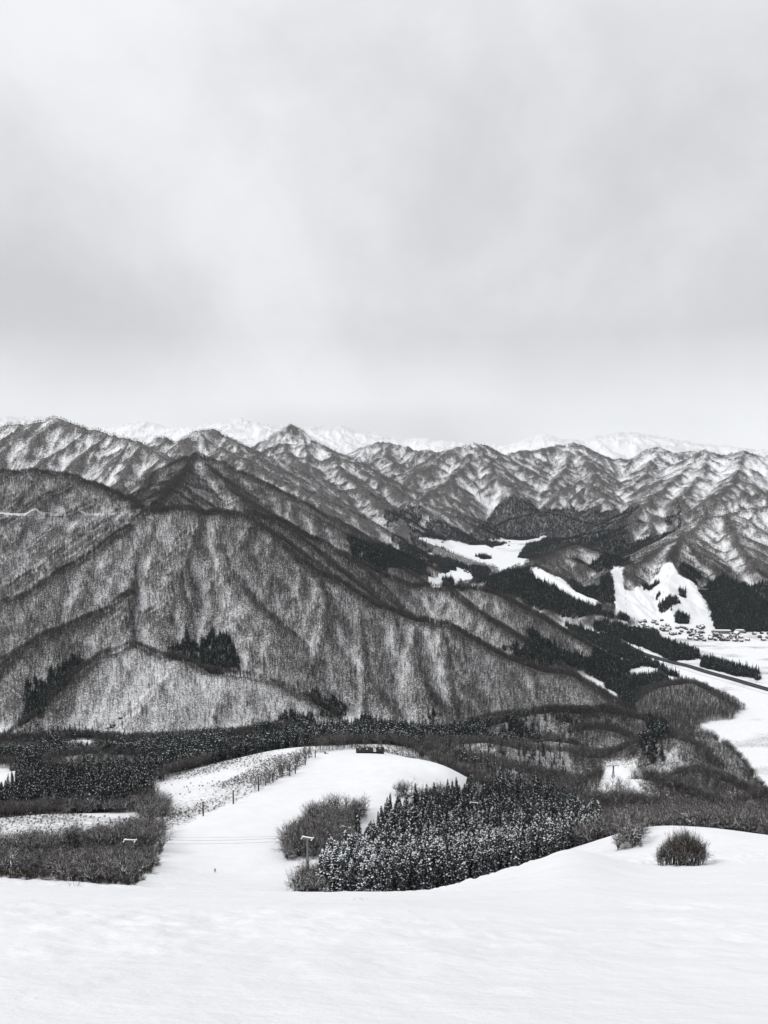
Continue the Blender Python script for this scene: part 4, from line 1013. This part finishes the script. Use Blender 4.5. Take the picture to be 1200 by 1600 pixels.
# ---- line of slim poles beside the run
POLES = [(254.5,1306,360),(317.5,1277,384),(364.6,1255.5,411),(404,1236,443),(426.7,1222.6,469),(452.8,1212.6,491),(461.5,1209,500),(477,1195.5,533),(492.5,1184,563)]
HT = [7.6, 7.6, 7.7, 7.2, 6.2, 6.6, 5.7, 6.1, 5.8]
LBL = ['slim dark pole nearest the thicket, tallest of the pole line, red pad at its foot', 'second slim pole up the line from the thicket, red pad at its foot', 'third slim pole of the line, short bracket at its head', 'fourth slim pole of the line, just below a lone twig tuft',
 'fifth pole of the line counted from the thicket, thin and short', 'sixth pole of the line, taller one of the close pair', 'seventh pole of the line, shorter one of the close pair', 'eighth pole of the line, last but one before the far lip', 'ninth pole, farthest of the line at the far lip of the run']
for (px, py, Y), h, lb in zip(POLES, HT, LBL):
    p = at_ground(px, Y); e = empty('slope_pole', p, 0, lb, 'pole', 'poles along the edge of the groomed run')
    m = MB(); m.tube((0, 0, -1), (0, 0, h), .40, .34, 8); part('pole', m, [M_POLE], e)
    m = MB(); m.box((.35, 0, h-.35), (1.3, .2, .2)); m.box((.9, 0, h-.55), (.3, .24, .3)); part('bracket', m, [M_POLE], e)
    if Y < 400:
        m = MB(); m.tube((0, 0, -.5), (0, 0, .95), .42, .42, 10); part('pad', m, [M_RED], e)

# ---- ski lift pylons
def lift_pylon(px, pyt, Y, arm, label, rz):
    t = Vector(at(px, pyt, Y)); g = gz(t.x, t.y); h = t.z-g
    if h < 8: g = t.z-11; h = 11
    e = empty('lift_pylon', (t.x, t.y, g), rz, label, 'lift pylon', 'ski lift pylons')
    m = MB(); m.tube((0, 0, -1), (0, 0, h-.3), .52, .36, 12); part('column', m, [M_STEEL], e, True)
    m = MB(); m.box((0, 0, h-.2), (arm, .42, .38)); m.box((0, 0, h-.75), (1.5, .36, .7)); part('crossarm', m, [M_STEEL], e)
    for sx in (-1, 1):
        m = MB(); m.box((sx*arm*.44, 0, h-.45), (.2, 2.6, .22))
        for k in range(-2, 3): m.tube((sx*arm*.44-.09, k*.55, h-.55), (sx*arm*.44+.09, k*.55, h-.55), .2, .2, 8)
        part('sheave_beam', m, [M_STEEL], e)
        m = MB(); m.box((sx*arm*.44, 0, h-.24), (.34, 2.8, .2)); part('snow_cap', m, [M_SNOW], e)
    m = MB(); m.box((0, 0, h+.12), (arm*1.02, .56, .28)); part('snow_cap', m, [M_SNOW], e, False, .08)
    m = MB(); m.box((0, .45, h*.5), (.5, .06, h)); part('ladder', m, [M_STEEL], e)
    return Vector((t.x, t.y, t.z)), e
T1, e1 = lift_pylon(480.5, 1308.5, 302, 4.9, 'grey lift pylon standing in front of the round bare grove, whole column visible', math.radians(-18))
T2, e2 = lift_pylon(540, 1292, 352, 4.9, 'lift pylon whose snowy crossarm rises out of the bare grove next to the snow path', math.radians(-22))
T3, e3 = lift_pylon(740.5, 1254, 455, 5.1, 'lift pylon in the middle of the cedar stand, only its snowy crossarm showing', math.radians(-10))
T4, e4 = lift_pylon(848, 1250, 505, 6.2, 'lift pylon farther along in the cedar stand, the wider one of the close pair', math.radians(-30))
T5, e5 = lift_pylon(865, 1241, 560, 4.6, 'lift pylon at the back of the cedar stand, the smaller one of the close pair', math.radians(-10))
T0, e0 = lift_pylon(203, 1312.5, 292, 4.9, 'lift pylon sunk in the thicket beside the run, only its snowy crossarm showing', math.radians(-5))
def cable(a, b, sag, r, label, cat='cable'):
    m = MB(); n = 24; a = Vector(a); b = Vector(b); pr = None
    for i in range(n+1):
        t = i/n; q = a.lerp(b, t)-Vector((0, 0, sag*4*t*(1-t)))
        if pr is not None: m.tube(pr, q, r, r, 4)
        pr = q
    o = part('lift_cable', m, [M_POLE]); tag(o, label, cat, 'ski lift cables'); return o
ofs = Vector((.3, 2.1, 0))
cable(T0+Vector((0, -2.0, .1)), T1+Vector((0, -2.0, .1)), 1.1, .035, 'lowest thin lift cable sagging across the white run')
cable(T0+Vector((0, 2.0, -.2)), T1+Vector((0, 2.0, -.2)), 1.5, .035, 'middle thin lift cable crossing the white run')
cable(T0+Vector((0, 0, 1.1)), T1+Vector((0, 0, .9)), .5, .025, 'uppermost and straightest thin lift cable crossing the white run')
cable(T1+Vector((-2, .5, -.4)), T2+Vector((-2, .5, -.4)), .6, .03, 'thin lift cable between the two pylons of the bare grove, on the run side')
cable(T1+Vector((2, -.5, -.4)), T2+Vector((2, -.5, -.4)), .6, .03, 'thin lift cable between the two pylons of the bare grove, on the cedar side')

# ---- timber shelter on the far lip
def shelter():
    a = at_ground(556, 585); b = at_ground(600, 588); e = empty('timber_shelter', (a+b)/2, math.atan2(b.y-a.y, b.x-a.x), 'long low dark timber shelter with a snowy roof gap on the far lip', 'shelter')
    z0 = -.8
    def hall(x0, x1, h, nm, snow=False):
        m = MB(); m.box(((x0+x1)/2, 0, (z0+h)/2), (x1-x0, 6.2, h-z0)); part(nm, m, [M_DARK], e)
        m = MB(); k = 0
        for (ax, az, bx, bz) in ((-3.7, h-.25, 0, h+1.5), (3.7, h-.25, 0, h+1.5)):
            m.quad((x0-.4, ax, az), (x1+.4, ax, az), (x1+.4, bx, bz), (x0-.4, bx, bz)); m.quad((x0-.4, ax, az-.22), (x1+.4, ax, az-.22), (x1+.4, bx, bz-.22), (x0-.4, bx, bz-.22))
            m.quad((x0-.4, ax, az), (x1+.4, ax, az), (x1+.4, ax, az-.22), (x0-.4, ax, az-.22))
        part('roof', m, [M_SNOW if snow else M_DARK], e)
        for x in (x0, x1):
            m = MB(); m.tri((x, -3.1, h-.02), (x, 3.1, h-.02), (x, 0, h+1.4)); part('gable', m, [M_DARK], e)
    hall(-10.6, 1.9, 3.3, 'long_hall'); hall(4.9, 10.6, 3.1, 'short_hall')
    m = MB(); m.box((3.4, .4, .6), (3.0, 4.6, 2.9)); part('link', m, [M_DARK], e)
    m = MB(); m.box((3.4, .3, 2.35), (3.0, 5.4, .6)); part('roof_snow', m, [M_SNOW], e, False, .15)
    m = MB(); m.box((-4.0, -3.14, .75), (11, .08, .35)); part('window_band', m, [mat('old_glass', (.12, .12, .125), .3)], e)
    for x in (-9.2, -6, -3, 0, 6.4, 9.2):
        m = MB(); m.box((x, -3.2, 1.1), (.22, .16, 4.0)); part('post', m, [M_POLE], e)
    for x, s_ in ((-8, .5), (-2.5, .8), (7.5, .6)):
        m = MB(); m.lump((x, -1.2, 4.3), s_, .3); part('snow_patch', m, [M_SNOW], e)
shelter()
p = at_ground(508, 585); m = MB(); m.box((0, 0, .7), (1.1, .8, 1.5)); m.box((1.6, -.6, .25), (2.4, .8, .55), 0, -.5); m.tube((-.9, 0, 0), (-.9, 0, 2.3), .09, .09, 6)
o = part('equipment_stack', m, [M_DARK]); o.location = p; tag(o, 'small dark heap of gear beside the ninth pole at the lip', 'gear')

# ---- steel power pylon and wooden poles beyond the stand
def lattice(px, pyb, pyt, Y):
    b = Vector(at(px, pyb, Y)); g = gz(b.x, b.y); t = Vector(at(px, pyt, Y)); h = t.z-g; e = empty('power_pylon', (b.x, b.y, g), .1, 'lattice power pylon with splayed legs and long crossarm in the snowy clearing', 'power pylon')
    def leg(z, w0=2.6, w1=.45): return w0+(w1-w0)*min(1, z/(h*.8))
    for sx in (-1, 1):
        for sy in (-1, 1):
            m = MB(); m.tube((sx*leg(0), sy*leg(0), -.5), (sx*.45, sy*.45, h*.8), .2, .16, 4); m.tube((sx*.45, sy*.45, h*.8), (sx*.4, sy*.4, h), .16, .14, 4); part('leg', m, [M_POLE], e)
    m = MB(); z = 0
    while z < h*.95:
        z2 = min(h*.95, z+max(1.4, leg(z)*1.5))
        for sx, sy, tx, ty in ((-1, -1, 1, -1), (1, -1, 1, 1), (1, 1, -1, 1), (-1, 1, -1, -1)):
            a, b_ = leg(z), leg(z2); m.tube((sx*a, sy*a, z), (tx*b_, ty*b_, z2), .09, .09, 3); m.tube((tx*a, ty*a, z), (sx*b_, sy*b_, z2), .09, .09, 3)
        z = z2
    part('bracing', m, [M_POLE], e)
    m = MB()
    for dy in (-.35, .35): m.tube((-9, dy, h-.6), (6.0, dy, h-.3), .13, .13, 4); m.tube((-9, 0, h-.5), (0, dy, h+.9), .09, .09, 3); m.tube((6, 0, h-.4), (0, dy, h+.9), .09, .09, 3)
    part('crossarm', m, [M_POLE], e)
    for x in (-8.6, -4.5, 5.6):
        m = MB(); m.tube((x, 0, h-.6), (x, 0, h-2.4), .12, .1, 6); part('insulator', m, [M_STEEL], e)
lattice(958, 1224, 1196, 815)
for px, Y, h, lb in ((998.5, 900, 11, 'tall plain pole at the top of the pale slope behind the power pylon'), (1058, 1040, 6.5, 'short pole by the small snow patch on the wooded hill'), (1176, 830, 12, 'plain pole among the bare trees at the brink of the river plain'), (1156, 900, 8, 'shorter pole among the bare trees near the river plain brink')):
    e = empty('wooden_pole', at_ground(px, Y), 0, lb, 'pole', 'wooden poles beyond the stand')
    m = MB(); m.tube((0, 0, -.5), (0, 0, h), .28, .2, 6); part('pole', m, [M_POLE], e); m = MB(); m.box((0, 0, h-.8), (1.8, .2, .2)); part('crossarm', m, [M_POLE], e)

# ---- skier, marker, stalks
def skier(px, Y):
    g = at_ground(px, Y); g.z += .02
    me = bpy.data.meshes.new('person')
    J = [((0, 0, .82), .15), ((0, .05, 1.05), .16), ((0, .14, 1.3), .17), ((0, .2, 1.42), .07), ((0, .25, 1.52), .095), ((0, .27, 1.64), .09),
         ((.13, .10, .78), .10), ((.16, .26, .48), .075), ((.16, .06, .12), .06), ((.16, .2, .06), .05), ((-.13, .10, .78), .10), ((-.16, .26, .48), .075), ((-.16, .06, .12), .06), ((-.16, .2, .06), .05),
         ((.2, .15, 1.34), .08), ((.33, .22, 1.1), .06), ((.33, .46, 1.04), .045), ((-.2, .15, 1.34), .08), ((-.33, .22, 1.1), .06), ((-.33, .46, 1.04), .045)]
    E = [(0, 1), (1, 2), (2, 3), (3, 4), (4, 5), (0, 6), (6, 7), (7, 8), (8, 9), (0, 10), (10, 11), (11, 12), (12, 13), (2, 14), (14, 15), (15, 16), (2, 17), (17, 18), (18, 19)]
    me.from_pydata([j[0] for j in J], E, []); me.materials.append(M_CLOTH)
    o = bpy.data.objects.new('person', me); link(o); o.location = g; o.rotation_euler = (0, 0, math.radians(200))
    o.modifiers.new('skin', 'SKIN'); o.modifiers.new('sub', 'SUBSURF').levels = 1
    for v, (_, r) in zip(me.skin_vertices[0].data, J): v.radius = (r, r)
    me.skin_vertices[0].data[0].use_root = True
    tag(o, 'tiny skier in dark clothes crouching on the open white run', 'person')
    m = MB(); m.lump((0, .27, 1.66), .135, 1.1); h_ = part('helmet', m, [M_DARK], o, True)
    for sx, nm in ((-.16, 'on the side of the pole line'), (.16, 'on the side of the grove')):
        m = MB(); m.box((sx, .2, .015), (.09, 1.45, .03)); m.quad((sx-.045, .92, .0), (sx+.045, .92, 0), (sx+.03, 1.1, .1), (sx-.03, 1.1, .1)); k = part('ski', m, [M_DARK]); k.location = g; k.rotation_euler = o.rotation_euler; tag(k, 'one of the dark skis under the tiny skier, '+nm, 'ski', 'skis of the skier')
skier(336, 290)
e = empty('safety_mat', at_ground(465.5, 298), .2, 'small red padded mat lying on the snow beside the first lift pylon', 'safety mat')
m = MB(); m.box((0, 0, .28), (1.25, .35, .6)); part('pad', m, [M_RED], e, False, .06); m = MB(); m.box((0, 0, .62), (1.15, .3, .1)); part('snow_top', m, [M_SNOW], e)
for px, Y, n, lb in ((115, 60, 3, 'few dry stalks poking out of the near snow below the thicket'), (130, 61, 2, 'fallen stalk lying on the near snow below the thicket'), (558, 42, 1, 'single dark speck of twig lying in the near snow')):
    m = MB(); random.seed(px)
    for i in range(n+1):
        x = random.uniform(-.4, .4); z = .55 if n == 3 else .12; m.tube((x, 0, -.05), (x+random.uniform(-.15, .25), 0, z*random.uniform(.5, 1.1)), .018, .008, 4); m.tube((x, 0, z*.3), (x+.3*random.uniform(-1, 1), .05, z*.8), .012, .006, 3)
    o = part('dry_stalk', m, [M_BARK]); o.location = at_ground(px, Y); tag(o, lb, 'stalk')

# ---- dark rocks at the foot of the light mountain face
def rock(px, py, r, label, seed):
    q = raycast(H, px, py); bm = bmesh.new(); bmesh.ops.create_icosphere(bm, subdivisions=3, radius=1); random.seed(seed); ph = random.random()*9
    for v in bm.verts:
        c = v.co; n_ = math.sin(c.x*3.1+ph)*math.cos(c.y*2.7-ph)*.22+math.sin(c.z*5+c.x*4+ph)*.12+random.uniform(-.07, .07)
        v.co = Vector((c.x*1.3, c.y*.8, c.z*.75))*(1+n_)*r
    me = bpy.data.meshes.new('rock'); bm.to_mesh(me); bm.free(); me.materials.append(M_ROCK)
    o = bpy.data.objects.new('rock', me); link(o); o.location = (q[0], q[1], q[2]+r*.1); tag(o, label, 'rock', 'bare rocks on the light slope')
M_ROCK = dusted('bare_rock', (.035, .033, .032), .6, .9, .8, nscale=.4)
rock(177, 1136, 4.6, 'largest dark rock bulging from the pale mountain foot above the river', 1); rock(188, 1124, 2.6, 'small dark rock directly above the largest one on the pale foot', 2)
rock(168, 1139, 2.4, 'small dark rock beside the foot of the largest one, towards the conifers', 3); rock(58, 1134, 3.0, 'lone dark rock under the hanging cedar strip', 4)

# ---- roads (ribbons laid on the ground)
def ribbon(name, pts, w, lift, m_, label):
    P = [Vector(p) for p in pts]; m = MB(); n = len(P)
    L_ = []
    for i in range(n):
        d_ = (P[min(i+1, n-1)]-P[max(i-1, 0)]); d_.z = 0; d_.normalize(); s_ = Vector((-d_.y, d_.x, 0))*w/2
        L_.append((P[i]-s_, P[i]+s_))
    for i in range(n-1):
        a, b = L_[i]; c, d_ = L_[i+1]; u = Vector((0, 0, lift)); lo = Vector((0, 0, -6))
        m.quad(a+u, c+u, d_+u, b+u); m.quad(a+lo, c+lo, c+u, a+u); m.quad(b+u, d_+u, d_+lo, b+lo)
    o = part(name, m, [m_]); tag(o, label, None, None, 'structure'); return o
def smoothline(pts, per=6):
    out = []; P = [np.array(p, float) for p in pts]
    for i in range(len(P)-1):
        a, b, c, d_ = P[max(i-1, 0)], P[i], P[i+1], P[min(i+2, len(P)-1)]
        for k in range(per):
            t = k/per; out.append(.5*((2*b)+(-a+c)*t+(2*a-5*b+4*c-d_)*t*t+(-a+3*b-3*c+d_)*t**3))
    out.append(P[-1]); return out
rd = [at(px, py, 1) for px, py in [(905,972),(925,984),(950,991),(975,1007),(1000,1020),(1025,1028),(1050,1035),(1075,1041),(1100,1049),(1125,1056),(1150,1063),(1180,1072),(1230,1086)]]
rd = [q*((FLOOR+3)/q[2]) for q in rd]; rd = smoothline(rd)
ribbon('road', rd, 6.5, 1.2, M_ASPH, 'dark expressway running straight down the snowy valley floor')
def shift(L_, dx_, dz_=0):
    out = []
    for i, p in enumerate(L_):
        d_ = L_[min(i+1, len(L_)-1)]-L_[max(i-1, 0)]; n_ = np.array([-d_[1], d_[0], 0]); n_ /= np.linalg.norm(n_); out.append(p+n_*dx_+np.array([0, 0, dz_]))
    return out
ribbon('road', shift(rd, 13), 3.5, .8, M_ASPH, 'narrow second carriageway beside the dark expressway')
ribbon('road', [p+np.array([0, 0, 0]) for p in shift(rd, -26, -2.2)], 5, .5, mat('packed_snow_road', (.7, .71, .74), .6), 'snow covered lane beside the expressway')
m = MB()
for q in rd[::3]: m.box((q[0], q[1], FLOOR+1), (1.6, 1.6, 6))
# cut road on the left hand mountain
cr_pts = [raycast(H, px, 803) for px in range(-10, 200, 6)]
def cut_road():
    P = [q for q in cr_pts]
    zs = np.array([q[2] for q in P]); ds_ = np.array([q[1] for q in P])
    k = np.ones(9)/9; ds2 = np.convolve(np.pad(ds_, 4, 'edge'), k, 'valid')
    Q = [at(px, 803, d_) for px, d_ in zip(range(-10, 200, 6), ds2)]
    for q in Q: q[2] = max(q[2], gz(q[0], q[1])+.5)
    ribbon('road', Q, 8, 1.0, M_SNOW, 'straight white snow covered road cut across the dark left mountain')
cut_road()

# ---- village and farm houses
M_TIN = dusted('tin_roof', (.07, .07, .075), .2, .9, 1.0, nscale=.12, var=1.2)
def house_mesh(w, d_, h, wall, seed, roof=None):
    m = MB(); m.box((0, 0, h/2), (w, d_, h), 0); rh = w*.32
    for sx in (-1, 1):
        a = sx*(w/2+.7); m.quad((a, -d_/2-.6, h-.35), (a, d_/2+.6, h-.35), (0, d_/2+.6, h+rh), (0, -d_/2-.6, h+rh), 1)
        m.quad((a, -d_/2-.6, h-.8), (a, d_/2+.6, h-.8), (0, d_/2+.6, h+rh-.4), (0, -d_/2-.6, h+rh-.4), 0)
    for sy in (-1, 1):
        m.tri((-w/2, sy*d_/2, h), (w/2, sy*d_/2, h), (0, sy*d_/2, h+rh), 0)
        for x in (-w*.28, w*.02, w*.28):
            for z in (h*.3, h*.7): m.box((x, sy*(d_/2+.04), z), (w*.14, .08, h*.18), 2)
    return m.mesh('house', [wall, roof or M_SNOW, M_DARK])
HM = [house_mesh(8, 11, 6, M_WALL2, 1, M_TIN), house_mesh(9, 12, 6.5, M_WALL, 2), house_mesh(7, 9, 5.5, M_DARK, 3, M_TIN), house_mesh(11, 18, 9, M_WALL2, 4, M_TIN)]
rh = random.Random(21)
zones = [((985,965),(1045,985),26,'in the upper row of the village under the ski hill'), ((1035,975),(1100,990),30,'in the middle of the village at the foot of the ski hill'), ((1075,985),(1155,1000),44,'in the densest village part next to the dark wood'), ((1140,984),(1215,1000),18,'at the outer end of the village past the dark wood'), ((915,985),(950,993),9,'beside the expressway at the narrow end of the plain'),
         ((722,888),(745,898),8,'by the small white field in the side valley'), ((690,843),(700,848),3,'on the far valley field'), ((785,846),(800,853),4,'at the wooded rim of the far valley')]
nh = 0
for (x0, y0), (x1, y1), n, where in zones:
    for i in range(n):
        px, py = rh.uniform(x0, x1), rh.uniform(y0, y1)+ (0 if y0 < 960 else 3)
        if 1035 < px < 1110 and py < 978: py += 10
        q = raycast(H, px, py); k = rh.choice((0, 0, 1, 2, 2)) if rh.random() > .07 else 3
        o = bpy.data.objects.new('house', HM[k]); link(o); o.location = (q[0], q[1], q[2]-.3); o.rotation_euler = (0, 0, rh.choice((0, 1.57))+rh.uniform(-.35, .35)+.5)
        adj = ['brown', 'beige', 'black', 'long brown'][k]
        tag(o, '%s house %s' % (adj, where), 'house', '%s houses %s' % (adj, where)); nh += 1
def block(name, px, py, w, d_, h, wall, label, cat, rz, snow=True):
    q = raycast(H, px, py); e = empty(name, (q[0], q[1], q[2]), rz, label, cat)
    m = MB(); m.box((0, 0, h/2-1), (w, d_, h+2)); part('wall', m, [wall], e)
    m = MB(); m.box((0, 0, h+.35), (w+1, d_+1, .8)); part('roof', m, [M_SNOW if snow else M_WALL], e)
    n = max(2, int(w/4))
    for k in range(max(1, int(h/3.4))):
        m = MB(); m.box((0, -d_/2-.05, 1.8+k*3.3), (w*.92, .1, 1.1)); part('window_row', m, [M_DARK], e)
block('hotel', 1128, 990, 52, 14, 10, M_WALL, 'long pale hotel block at the foot of the ski hill, largest building of the village', 'hotel', -.05)
block('hotel', 1156, 989, 24, 14, 9, M_CONC, 'shorter grey hotel block next to the long pale one', 'hotel', -.1)
block('ski_lodge', 1101, 924, 20, 12, 6, M_WALL2, 'brown ski lodge on the edge of the piste beside the dark wood', 'lodge', .3)
block('lift_station', 1013, 984, 14, 10, 6, M_CONC, 'grey lift station at the bottom of the ski hill', 'lift station', .2)
# thin lift towers on the ski hill
def tower_line(a, b, n, lab):
    for i in range(n):
        t = i/(n-1); px = a[0]+(b[0]-a[0])*t; py = a[1]+(b[1]-a[1])*t; q = raycast(H, px, py)
        m = MB(); m.tube((0, 0, -1), (0, 0, 9), .45, .35, 6); m.box((0, 0, 9), (5, .5, .5)); o = part('lift_tower', m, [M_STEEL]); o.location = q
        pos = ['lowest', 'second lowest', 'third lowest', 'fourth lowest', 'fifth lowest', 'sixth lowest', 'topmost'][min(i, 6) if i < n-1 else 6]
        tag(o, '%s tiny lift tower %s' % (pos, lab), 'lift tower', 'lift towers '+lab)
tower_line((978, 948), (975, 892), 7, 'on the middle piste')
tower_line((1028, 968), (1046, 890), 7, 'on the widest piste')

# ---- haze: the air between here and the far ranges
hz = MB(); hz.box((0, 8000, 120), (36000, 19000, 1370)); hm = bpy.data.materials.new('haze_air'); hm.use_nodes = True; t = hm.node_tree; t.nodes.clear()
pv = t.nodes.new('ShaderNodeVolumePrincipled'); pv.inputs['Color'].default_value = (.86, .91, 1.0, 1); pv.inputs['Density'].default_value = HAZE; pv.inputs['Anisotropy'].default_value = .2
mo = t.nodes.new('ShaderNodeOutputMaterial'); t.links.new(pv.outputs[0], mo.inputs['Volume'])
if HAZE > 0:
    ho = part('haze', hz, [hm]); ho['kind'] = 'stuff'; ho['label'] = 'thin pale winter haze filling the valley air'
